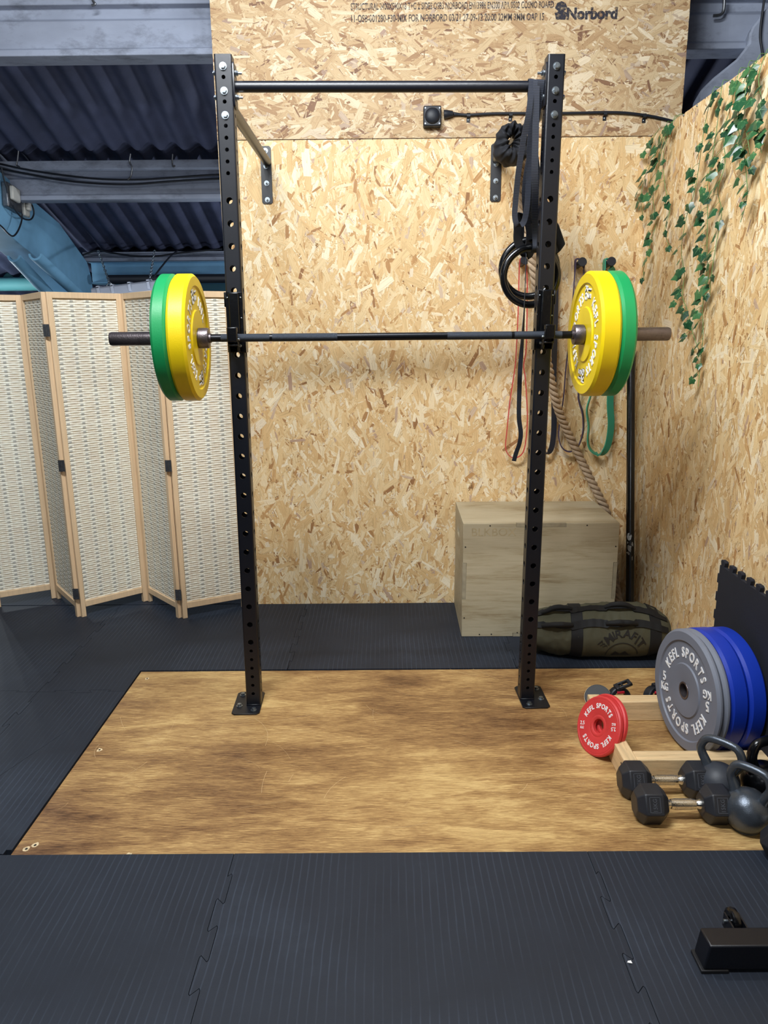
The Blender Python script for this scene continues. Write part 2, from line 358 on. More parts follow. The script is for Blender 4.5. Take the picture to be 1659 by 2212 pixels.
def flat_text(mb, s, size, T, ext=.0012, bold=.0, mi=0, center=True):
    v, f = glyphs(s, size, ext, bold)
    if center:
        xa = (min(p[0] for p in v)+max(p[0] for p in v))/2; ya = (min(p[1] for p in v)+max(p[1] for p in v))/2
        v = [(p[0]-xa, p[1]-ya, p[2]) for p in v]
    mb.add([T @ Vector(p) for p in v], f, mi)
def fit_text(mb, s, T, width, height, ext=.0001, bold=.0004):
    v, f = glyphs(s, 1, 0, bold/height*.7); xa = min(p[0] for p in v); xb = max(p[0] for p in v); ya = min(p[1] for p in v); yb = max(p[1] for p in v)
    mb.add([T @ Vector(((p[0]-(xa+xb)/2)*width/(xb-xa), (p[1]-(ya+yb)/2)*height/(yb-ya), ext)) for p in v], f)
def smoothpath(pts, k=6, closed=False):
    P = [Vector(p) for p in pts]; n = len(P); out = []
    for i in range(n if closed else n-1):
        if closed: a, b, c, d = P[i-1], P[i], P[(i+1) % n], P[(i+2) % n]
        else: a, b, c, d = P[max(i-1, 0)], P[i], P[i+1], P[min(i+2, n-1)]
        for j in range(k):
            t = j/k; out.append(.5*((2*b)+(c-a)*t+(2*a-5*b+4*c-d)*t*t+(3*b-a-3*c+d)*t**3))
    if not closed: out.append(P[-1])
    return out
# ------------------------------------------------------------------ strand board sheets
def osb_sheet(name, P0, U, V, Nn, W, H, vertical, matname, th=.018, seed=1, panels=None):
    """board with its front face through P0 (lower left), real flakes 0-2 mm proud of it"""
    rg = np.random.default_rng(seed); P0 = np.array(P0, float); U = np.array(U, float); V = np.array(V, float); Nn = np.array(Nn, float)
    verts = []; faces = []; mi = []; uvs = []; cols = []
    def quadbox():
        c = [P0+U*a+V*b+Nn*d for a in (0, W) for b in (0, H) for d in (-th, 0)]
        verts.extend(c)
        for f in [(0, 1, 3, 2), (4, 6, 7, 5), (0, 4, 5, 1), (2, 3, 7, 6), (0, 2, 6, 4), (1, 5, 7, 3)]:
            faces.append(f); mi.append(1); uvs.extend([(0, 0)]*4); cols.append((.5, .5, .5, 1))
    quadbox(); nv = 8; area = W*H
    groups = [(int(area*3600), .028, .060, .004, .013), (int(area*1900), .055, .11, .010, .026), (int(area*620), .09, .17, .020, .044), (int(area*4200), .010, .040, .0012, .0045)]
    total = sum(g[0] for g in groups)
    kinds = np.concatenate([np.full(g[0], i) for i, g in enumerate(groups)]); rg.shuffle(kinds)
    for q, kd in enumerate(kinds):
        n, l0, l1, w0, w1 = groups[kd]
        Ln = rg.uniform(l0, l1); Wd = rg.uniform(w0, w1); cx = rg.uniform(0, W); cy = rg.uniform(0, H)
        sp = .62 if kd < 3 else 1.5
        an = rg.normal(0, sp)+(pi/2 if vertical else 0)
        h = Ln/2; w = Wd/2; j = rg.uniform(-.35, .35, 8)
        tap = rg.uniform(.3, 1.) if kd != 2 else rg.uniform(.7, 1)
        pts = [(-h+j[0]*w, -w*tap), (-h*.1, -w*(1+.3*j[1])), (h+j[2]*w, -w*(.8+.4*j[3])), (h*(1+.08*j[6])+j[4]*w*.6, w*.1), (h-abs(j[4])*w*1.4, w*(.85+.4*j[5])), (h*.1, w*(1+.3*j[6])), (-h*(1-.1*j[7])+j[7]*w, w*tap)]
        ca, sa = cos(an), sin(an); z = .0002+.0020*q/total; tilt = rg.normal(0, .010); tl2 = rg.normal(0, .004)
        for x, y in pts:
            a = min(max(cx+x*ca-y*sa, 0), W); b = min(max(cy+x*sa+y*ca, 0), H)
            verts.append(P0+U*a+V*b+Nn*max(.0001, z+y*tilt+x*tl2))
        m = len(pts); faces.append(tuple(range(nv, nv+m))); nv += m; mi.append(0)
        ou, ov = rg.uniform(0, 50), rg.uniform(0, 50); uvs.extend([(x+ou, y+ov) for x, y in pts])
        t = rg.random(); 
        if kd == 3: t = t*.75 
        if kd == 2: t = .15+.8*t
        cols.append((t, rg.random(), 0, 1))
    a = np.array(verts); off = Vector(((a[:, 0].min()+a[:, 0].max())/2, (a[:, 1].min()+a[:, 1].max())/2, a[:, 2].min()))
    a = a-np.array(off); me = bpy.data.meshes.new(name); me.from_pydata(a.tolist(), [], faces)
    me.materials.append(M[matname]); me.materials.append(M['osbcore']); me.polygons.foreach_set('material_index', mi)
    ul = me.uv_layers.new(name='UVMap'); ul.data.foreach_set('uv', np.array(uvs, dtype=np.float32).ravel())
    at_ = me.attributes.new('flake', 'FLOAT_COLOR', 'FACE'); at_.data.foreach_set('color', np.array(cols, dtype=np.float32).ravel())
    me.update(); o = bpy.data.objects.new(name, me); C.objects.link(o); o.location = off
    return struct(o)
YW, XR = 4.022, 1.313
# split into sheets as in the photo: lower sheets with a vertical joint, one wide board above, the side wall
osb_sheet('wall_back', (-.818, YW, -.0), (1, 0, 0), (0, 0, 1), (0, -1, 0), XR+.818, 2.4245, True, 'osb', seed=3)
osb_sheet('wall_upper', (-.818, YW-.003, 2.4275), (1, 0, 0), (0, 0, 1), (0, -1, 0), 2.272, .86, False, 'osb_up', seed=4)
osb_sheet('wall_right', (XR, YW, -.0), (0, -1, 0), (0, 0, 1), (-1, 0, 0), 3.2, 2.42, True, 'osb', seed=5)
mb = MB()                                           # printed sheet marking on the upper board
RTX = Matrix.Rotation(pi/2, 4, 'X')
T = lambda px, py: TL(*at(px, py, Y=YW-.0065)) @ RTX
fit_text(mb, "STRUCTURAL 2400X590X18 T+G 2 SIDES OSB3 NORBORD EN13986 EN300 APA 0502 COSMO BOARD", T(977, 12), at(1196, 12, Y=YW).x-at(758, 12, Y=YW).x, .030, bold=.0008)
fit_text(mb, "11-OSB-001280-F30-MIX FOR NORBORD 03/21 27-09-12 20:00 22MM 3MM OAP 15", T(967, 38), at(1175, 38, Y=YW).x-at(759, 38, Y=YW).x, .032, bold=.0010)
flat_text(mb, "Norbord", .066, T(1279, 29), .0001, .0030)
mb.prism([(-.022, -.036), (.022, -.036), (.03, -.008), (.012, .0), (.03, .012), (.02, .034), (.0, .042), (-.02, .034), (-.03, .012), (-.012, .0), (-.03, -.008)], 0, .0002, T(1212, 24))
o = mb.build('wall_print', 'wallink', flip=False); struct(o); o.name = 'trim_1'

# ------------------------------------------------------------------ floor base and puzzle mats
mb = MB(); mb.box((-5, -3.5, -.1), (5, 10, -.0185)); struct(mb.build('floor', 'dark'))
def seam(a, b, n=11, amp=.0125, ph=1):
    a = Vector(a); b = Vector(b); d = (b-a); Ln = d.length; d.normalize(); s = Vector((-d.y, d.x)); out = []; p = Ln/n
    for i in range(n):
        o0 = a+d*(i*p); sg = ph if i % 2 == 0 else -ph
        if i == 0: out.append((a.x, a.y)); continue
        if i == n-1: out.append((o0.x, o0.y)); out.append((b.x, b.y)); continue
        for u, v in ((0.0, 0.0), (-.10, .70), (-.06, .94), (0., 1.0), (1.0, 1.0), (1.06, .94), (1.10, .70), (1.0, 0.0)):
            q = o0+d*(p*u)+s*(amp*v*sg); out.append((q.x, q.y))
    return out
def mat_tile(label, edges, group='black interlocking floor mats'):
    poly = []
    for e in edges: poly += e
    # drop duplicates
    pl = []
    for p in poly:
        if not pl or (abs(p[0]-pl[-1][0])+abs(p[1]-pl[-1][1])) > 1e-5: pl.append(p)
    cx = (min(p[0] for p in pl)+max(p[0] for p in pl))/2; cy = (min(p[1] for p in pl)+max(p[1] for p in pl))/2
    q = []; n = len(pl); ar = sum(pl[i][0]*pl[(i+1) % n][1]-pl[(i+1) % n][0]*pl[i][1] for i in range(n)); sg = 1 if ar > 0 else -1; g = .0008
    for i in range(n):
        p0, p1, p2 = Vector(pl[i-1]), Vector(pl[i]), Vector(pl[(i+1) % n]); e1 = (p1-p0).normalized(); e2 = (p2-p1).normalized()
        n1 = Vector((-e1.y, e1.x))*sg; n2 = Vector((-e2.y, e2.x))*sg; b = n1+n2; k = g*2/max(.5, b.dot(b)) if b.length > .1 else 0; c = p1+b*k; q.append((c.x, c.y))
    pl = q; mb = MB(); mb.prism(pl, -.0182, .005); o = mb.build('floor_mat', 'mat')
    tag(o, label, 'floor mat', group); return o
PX0, PY0, PY1 = -1.132, 1.931, 3.168                       # plywood platform
X = [-2.565, -1.515, -.462, .587, XR-.004]; YF = [.87, PY0-.003, 2.968, YW-.004]
def st(*p): return list(p)
def rev(l): return l[::-1]
sf = {i: seam((X[i], YF[0]), (X[i], YF[1]), 11) for i in (1, 2, 3)}
sr = {2: seam((X[2], PY1+.003), (X[2], YF[3]), 9), 3: seam((X[3], PY1+.003), (X[3], YF[3]), 9)}
sl1 = seam((X[1], PY0), (X[1], YF[2]), 11); sl2 = seam((X[1], YF[2]), (X[1], YF[3]), 11)
sy = seam((PX0-.004, YF[2]), (X[1], YF[2]), 5); sy0 = seam((X[1], YF[2]), (X[0], YF[2]), 11)
mat_tile('black ribbed rubber mat in the front row, left of the leftmost front seam', [st((X[0], YF[0])), sf[1][:1], sf[1], st((X[0], YF[1]))])
mat_tile('black ribbed rubber mat in front of the left part of the plywood platform', [sf[1][:1], st((X[1], YF[0])), sf[2], rev(sf[1])])
mat_tile('black ribbed rubber mat in front of the middle of the plywood platform', [sf[2], rev(sf[3])][::-1] and [st((X[2], YF[0]), (X[3], YF[0])), sf[3], rev(sf[2])])
mat_tile('black ribbed rubber mat in the front row under the black steel foot', [st((X[3], YF[0]), (X[4], YF[0]), (X[4], YF[1])), rev(sf[3])])
mat_tile('cut strip of black rubber mat along the left edge of the plywood platform', [st((X[1], PY0), (PX0-.02, PY0), (PX0-.02, PY0+.018), (PX0-.003, PY0+.018), (PX0-.003, YF[2])), sy, rev(sl1)])
mat_tile('black rubber mat at the far left, nearer the camera than the screen', [st((X[0], PY0)), sl1, sy0])
mat_tile('black rubber mat under the folding screen, behind the left corner of the platform', [st((PX0-.003, YF[2]), (PX0-.003, PY1+.003), (X[2], PY1+.003)), sr[2], rev(sl2), rev(sy)])
mat_tile('black rubber mat under the left end of the folding screen', [rev(sy0), sl2, st((X[0], YF[3]))])
mat_tile('black rubber mat behind the platform, in the middle against the board wall', [sr[2][:1], sr[3], rev(sr[2])])
mat_tile('black rubber mat behind the platform in the right corner, under box and sandbag', [st((X[3], PY1+.003), (X[4], PY1+.003), (X[4], YF[3])), rev(sr[3])])
mb = MB(); mb.box((-5, 4.03, -.0185), (-.82, 9.9, .004)); mb.box((-5, -3, -.0185), (-2.57, 4.02, .004)); mb.box((-2.565, -3, -.0185), (3, .865, .004)); struct(mb.build('trim_2', 'mat'))

# ------------------------------------------------------------------ plywood platform
root = thing('plywood_platform', 'large brown varnished plywood sheet on the floor under the rack, scratched and worn', 'platform', TL(.12, 2.55, -.0185))
mb = MB(); mb.box((PX0, PY0, -.0184), (XR-.005, PY1, 0)); mb.build('board', 'plyfloor', root, bevel=.0008, seg=1)
mb = MB()
for i in range(46):
    x = random.uniform(PX0+.05, .75); y = random.uniform(PY0+.05, PY1-.05); ln = random.uniform(.02, .22); a = random.uniform(0, pi); cv = random.uniform(-.5, .5)*ln; w = random.choice((.0004, .0005, .0008))
    pts = [Vector((x+cos(a)*ln*t-sin(a)*cv*t*(1-t), y+sin(a)*ln*t+cos(a)*cv*t*(1-t), .0004)) for t in (0, .2, .4, .6, .8, 1)]
    mb.ribbon(pts, w, (-sin(a), cos(a), 0), .0002)
s = mb.build('scratch_marks', pm('bare_scratch', L(212, 184, 138), .7, 0, .2, 30), root); s['kind'] = 'stuff'
for px, py in ((57, 1834), (76, 1826), (215, 1620), (318, 1466), (278, 1848)):
    p = at(px, py, Z=0); mb = MB(); n = 9
    mb.add([(p.x+.011*random.uniform(.6, 1.2)*cos(2*pi*k/n), p.y+.013*random.uniform(.6, 1.2)*sin(2*pi*k/n), .0005) for k in range(n)], [tuple(range(n))], 0)
    mb.add([(p.x+.004*cos(2*pi*k/n), p.y+.005*sin(2*pi*k/n), .0008) for k in range(n)], [tuple(range(n))], 1)
    mb.build('screw_hole', [pm('splintered_wood', L(222, 200, 160), .8, 0, .2, 60), 'ink'], root, flip=False)

# ------------------------------------------------------------------ roof, purlins, rafters
def zr(y): return 2.76-.363*(y-5.8)
def corr(y0, y1, dz, x0=-6.2, x1=4.2, per=.165, amp=.027, ny=2):
    mb = MB(); nx = int((x1-x0)/per*12); vs = []; 
    for k in (0, 1):
        for j in range(ny):
            y = y0+(y1-y0)*j/(ny-1)
            for i in range(nx+1):
                x = x0+(x1-x0)*i/nx; vs.append((x, y, zr(y)+dz+amp*cos(2*pi*x/per)+k*.008))
    w = nx+1; fs = []; q = w*ny
    for j in range(ny-1):
        for i in range(nx): a = j*w+i; fs.append((a, a+w, a+w+1, a+1)); fs.append((q+a, q+a+1, q+a+w+1, q+a+w))
    for i in range(nx): fs.append((i, i+1, q+i+1, q+i)); a = (ny-1)*w+i; fs.append((a, q+a, q+a+1, a+1))
    mb.add(vs, fs); return mb
struct(corr(-3.5, 5.73, -.005).build('ceiling', 'roof', flip=False)).name = 'ceiling'
struct(corr(5.45, 7.30, .035).build('ceiling_1', 'roof', flip=False))
struct(corr(7.10, 9.6, .075).build('ceiling_2', 'roof', flip=False))
def purlin(y, zb, zt, x0, x1, label):
    prof = [(0, zb), (-.0, zb+.03), (.02, zb+.04), (.02, zb+.17*(zt-zb)/.32), (.05, zb+.19*(zt-zb)/.32), (.05, zb+.235*(zt-zb)/.32), (.012, zb+.245*(zt-zb)/.32), (.012, zt-.005), (.17, zt-.03), (.17, zb+.05), (.15, zb)]
    mb = MB(); n = len(prof); vs = [(x, y+a, b) for x in (x0, x1) for a, b in prof]
    mb.add(vs, [tuple(range(n-1, -1, -1)), tuple(range(n, 2*n))]+[(i, (i+1) % n, n+(i+1) % n, n+i) for i in range(n)])
    return tag(mb.build('roof_purlin', 'concrete', bevel=.004), label, 'roof beam', 'concrete roof beams')
purlin(4.35, 2.912, 3.225, -6, 2.62, 'nearest grey concrete roof beam, passing behind the top of the board wall')
purlin(5.8, 2.445, 2.715, -6, 4, 'second grey concrete roof beam, with cables looped along it')
purlin(7.17, 2.14, 2.225, -2.75, 4, 'farthest pale roof beam, low above the blue steel beam')
# blue rafter on the left
def yz_prism(name, pts, x0, x1, m, bevel=.004):
    mb = MB(); n = len(pts); vs = [(x, a, b) for x in (x0, x1) for a, b in pts]
    mb.add(vs, [tuple(range(n-1, -1, -1)), tuple(range(n, 2*n))]+[(i, (i+1) % n, n+(i+1) % n, n+i) for i in range(n)])
    return mb.build(name, m, bevel=bevel)
XB = -2.70
q = lambda px, py: (lambda p: (p.y, p.z))(at(px, py, X=XB))
pts = [q(-60, 318), q(62, 425), q(128, 482), q(188, 566), q(198, 600), q(204, 660), (q(204, 660)[0], .0), (q(184, 660)[0], .0), q(182, 655), q(100, 574), q(0, 490), q(-60, 440)]
yz_prism('steel_rafter', pts, XB-.22, XB, 'bluesteel'); o = bpy.data.objects['steel_rafter']; tag(o, 'blue painted sloping steel rafter at the left, carrying two plug sockets', 'rafter')
q2 = lambda px, py, X_: (lambda p: p)(at(px, py, X=X_))
for (a, b, X_, lab) in (((30, 552), (112, 640), XB-.10, 'blue half-round gutter rail under the rafter, the left one of the pair'), ((76, 548), (176, 640), XB+.085, 'blue half-round gutter rail under the rafter, the right one of the pair')):
    p0 = q2(*a, X_); p1 = q2(*b, X_); d = (p1-p0); p1 = p0+d*1.6; aa, bb, dd = frame(d); mb = MB(); r0, r1, n = .052, .036, 12; vs = []
    for p in (p0, p1):
        for k in range(n+1):
            t = pi*k/n; vs.append(p+aa*(r0*cos(t))+bb*(r0*sin(t)))
        for k in range(n, -1, -1):
            t = pi*k/n; vs.append(p+aa*(r1*cos(t))+bb*(r1*sin(t)))
    m = 2*n+2; mb.add(vs, [tuple(range(m)), tuple(range(2*m-1, m-1, -1))]+[(i, (i+1) % m, m+(i+1) % m, m+i) for i in range(m)])
    tag(mb.build('gutter_rail', 'bluesteel'), lab, 'rail', 'blue rails under the rafter')
mb = MB(); mb.box((-2.74, 7.34, 1.965), (4, 7.44, 2.15)); mb.box((-2.74, 7.28, 2.135), (4, 7.5, 2.15)); mb.box((-2.74, 7.28, 1.95), (4, 7.5, 1.965)); tag(mb.build('steel_beam', 'bluesteel', bevel=.003), 'light blue horizontal steel beam above the folding screen', 'beam')
mb = MB(); mb.cyl((-2.5, 7.1, 1.975), (-1.2, 7.1, 1.975), .04, 20); tag(mb.build('black_pipe', 'plastic'), 'black pipe running just under the blue steel beam', 'pipe')
mb = MB(); mb.box((-6, 7.9, 2.06), (-3.0, 7.98, 2.26)); mb.box((-6, 7.86, 2.2), (-3.5, 7.9, 2.24)); tag(mb.build('teal_beam', 'teal', bevel=.004), 'pale teal steel beam at the far left behind the gutter rails', 'beam')
mb = MB(); mb.cyl((-6, 7.8, 1.985), (-3.0, 7.8, 1.985), .065, 24); tag(mb.build('teal_pipe', 'teal'), 'fat teal pipe below the pale teal beam', 'pipe')
mb = MB(); mb.box((-1.96, 7.62, .0), (1.2, 7.66, 2.06)); tag(mb.build('partition_panel', 'darkteal'), 'dark teal partition panel behind the folding screen, left of the rack upright', 'panel')
# dark shell around
for nm, lo, hi in (('wall_left', (-6.2, -3.5, -.1), (-6.1, 10, 5)), ('wall_far', (-6.2, 9.5, -.1), (4.2, 9.6, 3)), ('wall_front', (-6.2, -3.6, -.1), (4.2, -3.5, 7)), ('wall_outer', (4.1, -3.5, -.1), (4.2, 9.6, 5))):
    mb = MB(); mb.box(lo, hi); struct(mb.build(nm, 'dark'))
# grey haunch and column at the upper right, beyond the side wall
hp = [at(x, y, Y=4.28) for x, y in ((1672, 2), (1648, 26), (1636, 44), (1626, 56), (1619, 72), (1618, 92), (1606, 108), (1592, 126), (1570, 144), (1540, 168), (1512, 196), (1500, 330), (1760, 330), (1760, 2))]
mb = MB(); n = len(hp); mb.add(hp+[p+Vector((.05, .22, 0)) for p in hp], [tuple(range(n-1, -1, -1)), tuple(range(n, 2*n))]+[(i, (i+1) % n, n+(i+1) % n, n+i) for i in range(n)])
tag(mb.build('roof_haunch', 'concrete', bevel=.012), 'grey curved concrete haunch at the upper right beyond the side wall', 'roof beam')
P = [at(x, y, Y=4.262) for x, y in ((1652, -10), (1648, 20), (1644, 50), (1642, 80), (1646, 110), (1650, 150))]; mb = MB(); mb.tube(smoothpath(P, 4), .006, 8); tag(mb.build('loose_cable', 'plastic'), 'thin black cable running down the concrete haunch at the upper right', 'cable')
# ------------------------------------------------------------------ folding screen
scr = thing('folding_screen', 'zigzag folding screen of pale pine frames with woven reed panels, left of the rack', 'screen', TL(-1.5, 3.98, .005))
HS = 1.705
nodes = [(-2.225, 3.995), (-1.934, 4.157), (-1.678, 3.835), (-1.384, 4.098), (-1.118, 3.807), (-.788, 3.984)]
SW = .026
def screen_panel(a, b):
    a = Vector((*a, 0)); b = Vector((*b, 0)); d = (b-a); Ln = d.length; d.normalize(); n = Vector((-d.y, d.x, 0)); 
    if n.y > 0: n = -n
    T = Matrix(((d.x, n.x, 0, a.x), (d.y, n.y, 0, a.y), (0, 0, 1, .005), (0, 0, 0, 1)))
    g = .009; w0, w1 = g, Ln-g; hd = .011
    mb = MB(T); mb.box((w0, -hd, 0), (w0+SW, hd, HS)); mb.box((w1-SW, -hd, 0), (w1, hd, HS))
    mb.box((w0+SW, -hd, HS-.030), (w1-SW, hd, HS)); mb.box((w0+SW, -hd, .055), (w1-SW, hd, .088))
    fr = mb.build('panel_frame', 'pine', scr, bevel=.0015, seg=1)
    # woven infill: bamboo slats bending over and under warp tapes and threads
    u0, u1, z0, z1 = w0+SW, w1-SW, .088, HS-.030; mb = MB(T); pitch = .0118; rows = int((z1-z0)/pitch); seg = 44; per = .080; rg = random.Random(int(a.x*1000))
    mb.box((u0, -.0022, z0), (u1, -.0018, z1), 3)
    for r in range(rows):
        zc = z0+pitch*(r+.5); hh = .0047+rg.uniform(-.0005, .0004); ph = 1 if r % 2 else -1; vs = []
        for k in range(seg+1):
            u = u0+(u1-u0)*k/seg; c = cos(2*pi*(u-u0-.014)/per); off = .0012+ph*.0012*c; zz = .0009*ph*c+rg.uniform(-.0002, .0002)
            vs += [(u, off-.0004, zc-hh+zz), (u, off+.0008, zc+zz), (u, off-.0004, zc+hh*.95+zz)]
        mb.add(vs, [(3*k+i, 3*k+3+i, 3*k+4+i, 3*k+1+i) for k in range(seg) for i in (0, 1)], 0)
    k = 0; u = u0+.014
    while u < u1-.006:
        vs = []; m = rows
        for q in range(m):
            zc = z0+pitch*(q+.5); o = .0036 if q % 2 else -.0012
            vs += [(u-.0075, o, zc-pitch*.36), (u+.0075, o, zc-pitch*.36), (u-.0075, o, zc+pitch*.36), (u+.0075, o, zc+pitch*.36)]
        mb.add(vs, [(2*q, 2*q+1, 2*q+3, 2*q+2) for q in range(2*m-1)], 2); c = u+per/2
        for j in range(-3, 4):
            x = c+j*.0064
            if x < u1-.003:
                vs = []; m = rows*2
                for q in range(m+1):
                    z = z0+(z1-z0)*q/m; o = .0030 if (q % 2) else .0012
                    vs += [(x-.0005, o, z), (x+.0005, o, z)]
                mb.add(vs, [(2*q, 2*q+1, 2*q+3, 2*q+2) for q in range(m)], 1)
        u += per
    mb.build('woven_infill', ['reed', 'thread', 'tape', 'reedback'], fr, flip=False)
    return fr
for a, b in zip(nodes[:-1], nodes[1:]): screen_panel(a, b)
for (x, y), hs in (((-1.678, 3.835), (1.525, .845, .145)), ((-1.118, 3.807), (1.525, .845, .145))):
    for z in hs:
        mb = MB(); mb.box((x-.016, y-.0165, z-.03), (x-.0015, y-.0145, z+.03)); mb.box((x+.0015, y-.0165, z-.03), (x+.016, y-.0145, z+.03)); mb.cyl((x, y-.0165, z-.03), (x, y-.0165, z+.03), .003, 8)
        for dx in (-.009, .009):
            for dz in (-.02, .02): mb.cyl((x+dx, y-.0162, z+dz), (x+dx, y-.0176, z+dz), .0022, 8, 1)
        mb.build('hinge', ['hinge', 'zinc'], scr)

# ------------------------------------------------------------------ squat rack
rack = thing('squat_rack', 'tall black wall-mounted squat rack with perforated uprights bolted to the plywood', 'rack', MR0)
W = 1.14; TB = .060; HR = 2.427
BIG = [.280+.0762*k for k in range(0, 24) if .28+.0762*k < 2.03]
SML = [.052+.038*k for k in range(6)]+[2.046+.038*k for k in range(10)]
HOLES = sorted([(z, .0112) for z in BIG]+[(z, .0068) for z in SML])
def holed_wall(mb, T, w, z0, z1, th, skip=()):
    # plate in x (0..w), z, thickness in y 0..th with real through holes
    n = 16; hs = [h for h in HOLES if not any(abs(h[0]-s) < .012 for s in skip)]
    cuts = [z0]
    for i, (z, r) in enumerate(hs):
        nx = (hs[i+1][0] if i+1 < len(hs) else z1+1); 
        lo = z-r-.003; hi = z+r+.003
        if lo-cuts[-1] > .0005:
            a, b = cuts[-1], lo
            for y, fl in ((0, 0), (th, 1)):
                vs = [(0, y, a), (w, y, a), (w, y, b), (0, y, b)]; mb.add([T @ Vector(v) for v in vs], [(0, 1, 2, 3) if not fl else (3, 2, 1, 0)])
        else: lo = cuts[-1]
        c = w/2; ring = []; out = []
        for k in range(n):
            t = 2*pi*k/n+pi/n; ring.append((c+r*cos(t), z+r*sin(t)))
            dx, dz = cos(t), sin(t); s = min((w/2)/abs(dx) if abs(dx) > 1e-6 else 9, ((hi-z) if dz > 0 else (z-lo))/abs(dz) if abs(dz) > 1e-6 else 9); out.append((c+dx*s, z+dz*s))
        corners = [(w, hi), (0, hi), (0, lo), (w, lo)]
        for y, fl in ((0, 0), (th, 1)):
            vs = [(x, y, zz) for x, zz in ring]+[(x, y, zz) for x, zz in out]+[(x, y, zz) for x, zz in corners]; fs = []
            for k in range(n):
                j = (k+1) % n; o1 = out[k]; o2 = out[j]; f = [k, j, n+j, n+k]
                s1 = (abs(o1[0]-c) > w/2-1e-6); s2 = (abs(o2[0]-c) > w/2-1e-6)
                if s1 != s2:
                    qx = w if (o1[0]+o2[0])/2 > c else 0; qz = hi if (o1[1]+o2[1])/2 > z else lo
                    ci = corners.index((qx, qz)); f = [k, j, n+j, 2*n+ci, n+k]
                fs.append(tuple(f) if fl else tuple(reversed(f)))
            mb.add([T @ Vector(v) for v in vs], fs)
        vs = [(x, y, zz) for y in (0, th) for x, zz in ring]; mb.add([T @ Vector(v) for v in vs], [(k, (k+1) % n, n+(k+1) % n, n+k) for k in range(n)])
        cuts.append(hi)
    a, b = cuts[-1], z1
    for y, fl in ((0, 0), (th, 1)):
        vs = [(0, y, a), (w, y, a), (w, y, b), (0, y, b)]; mb.add([T @ Vector(v) for v in vs], [(0, 1, 2, 3) if not fl else (3, 2, 1, 0)])
def upright(x0):
    mb = MB(MR @ TL(x0, 0, .006)); rc = .006; w = TB-2*rc; th = .003; H = HR-.006
    fr = [TL(rc, 0, 0), TL(TB, rc, 0) @ Matrix.Rotation(pi/2, 4, 'Z'), TL(TB-rc, TB, 0) @ Matrix.Rotation(pi, 4, 'Z'), TL(0, TB-rc, 0) @ Matrix.Rotation(-pi/2, 4, 'Z')]
    for T in fr: holed_wall(mb, T, w, 0, H, th)
    for cx, cy, a0 in ((rc, rc, pi), (TB-rc, rc, 1.5*pi), (TB-rc, TB-rc, 0), (rc, TB-rc, .5*pi)):
        vs = [(cx+r*cos(a0+pi/2*k/4), cy+r*sin(a0+pi/2*k/4), z) for r in (rc, rc-th) for z in (0, H) for k in range(5)]
        mb.add(vs, [(k, k+1, 5+k+1, 5+k) for k in range(4)]+[(10+k+1, 10+k, 15+k, 15+k+1) for k in range(4)])
    mb.box((rc, 0.001, H-.004), (TB-rc, TB-.001, H)); mb.box((.001, rc, H-.004), (TB-.001, TB-rc, H))
    up = mb.build('upright', 'steel', rack, flip=False)
    return up
def hexbolt(mb, p, d, r=.0085, h=.007, washer=.0125, stud=0):
    p = Vector(p); d = Vector(d).normalized(); mb.cyl(p, p+d*.0018, washer, 18)
    mb.cyl(p+d*.0018, p+d*(.0018+h), r, 6)
    if stud: mb.cyl(p+d*h, p+d*(h+stud), r*.48, 10)
    else: mb.cyl(p+d*(.0018+h), p+d*(.0028+h), r*.72, 12)
for x0, sgn, px, py in ((0, -1, -.053, -.085), (W, 1, -.0, -.085)):
    up = upright(x0)
    x1, x2 = (x0-.052, x0+.062) if sgn < 0 else (x0-.002, x0+.112)
    mb = MB(MR); c = .012; y0, y1 = -.072, .122
    mb.prism([(x1+c, y0), (x2-c, y0), (x2, y0+c), (x2, y1-c), (x2-c, y1), (x1+c, y1), (x1, y1-c), (x1, y0+c)], .0005, .0065)
    mb.box((x0+.001, -.005, .006), (x0+TB-.001, .0, .012)); bp = mb.build('base_plate', 'steel', up, bevel=.001, seg=1)
    for bx, by in (((x0-.03, .02), (x0+.03, -.045)) if sgn < 0 else ((x0+.088, .02), (x0+.03, -.045))):
        pass
    for bx, by in ([(x0-.028, -.005), (x0+.036, -.042), (x0-.028, .09)] if sgn < 0 else [(x0+.088, .0), (x0+.03, -.042), (x0+.088, .09)]):
        mb = MB(); hexbolt(mb, RK(bx, by, .0065), (0, 0, 1), .009, .008, .0125); mb.build('bolt', 'zinc', rack)
    for z in (2.389, 2.313, 2.237):
        mb = MB(); hexbolt(mb, RK(x0+.030, -.0005, z), MR.to_3x3() @ Vector((0, -1, 0)), .0088, .008, .0128); mb.build('bolt', 'zinc', rack)
    inn = x0+TB if sgn < 0 else x0; s = 1 if sgn < 0 else -1
    for z in (2.376, 2.30):
        mb = MB(); ax = MR.to_3x3() @ Vector((s, 0, 0)); hexbolt(mb, RK(inn+s*.0065, .03, z), ax, .0085, .008, .0125, stud=.014); mb.build('nut', 'zinc', rack); mb = MB()
        hexbolt(mb, RK(x0 if sgn < 0 else x0+TB, .03, z), -ax, .0085, .007, .0125); mb.build('bolt', 'zinc', rack)
mb = MB(MR); mb.cyl((TB+.003, .03, 2.334), (W-.003, .03, 2.334), .0182, 28)
for xa, xb in ((TB+.0003, TB+.0063), (W-.0063, W-.0003)): mb.prism([(-.026, -.068), (.026, -.068), (.031, -.06), (.031, .062), (.026, .07), (-.026, .07), (-.031, .062), (-.031, -.06)], xa, xb, TL(0, .03, 2.334) @ Matrix(((0, 0, 1, 0), (1, 0, 0, 0), (0, 1, 0, 0), (0, 0, 0, 1))))
mb.build('pull_up_bar', 'steel', rack, bevel=.001, seg=1)
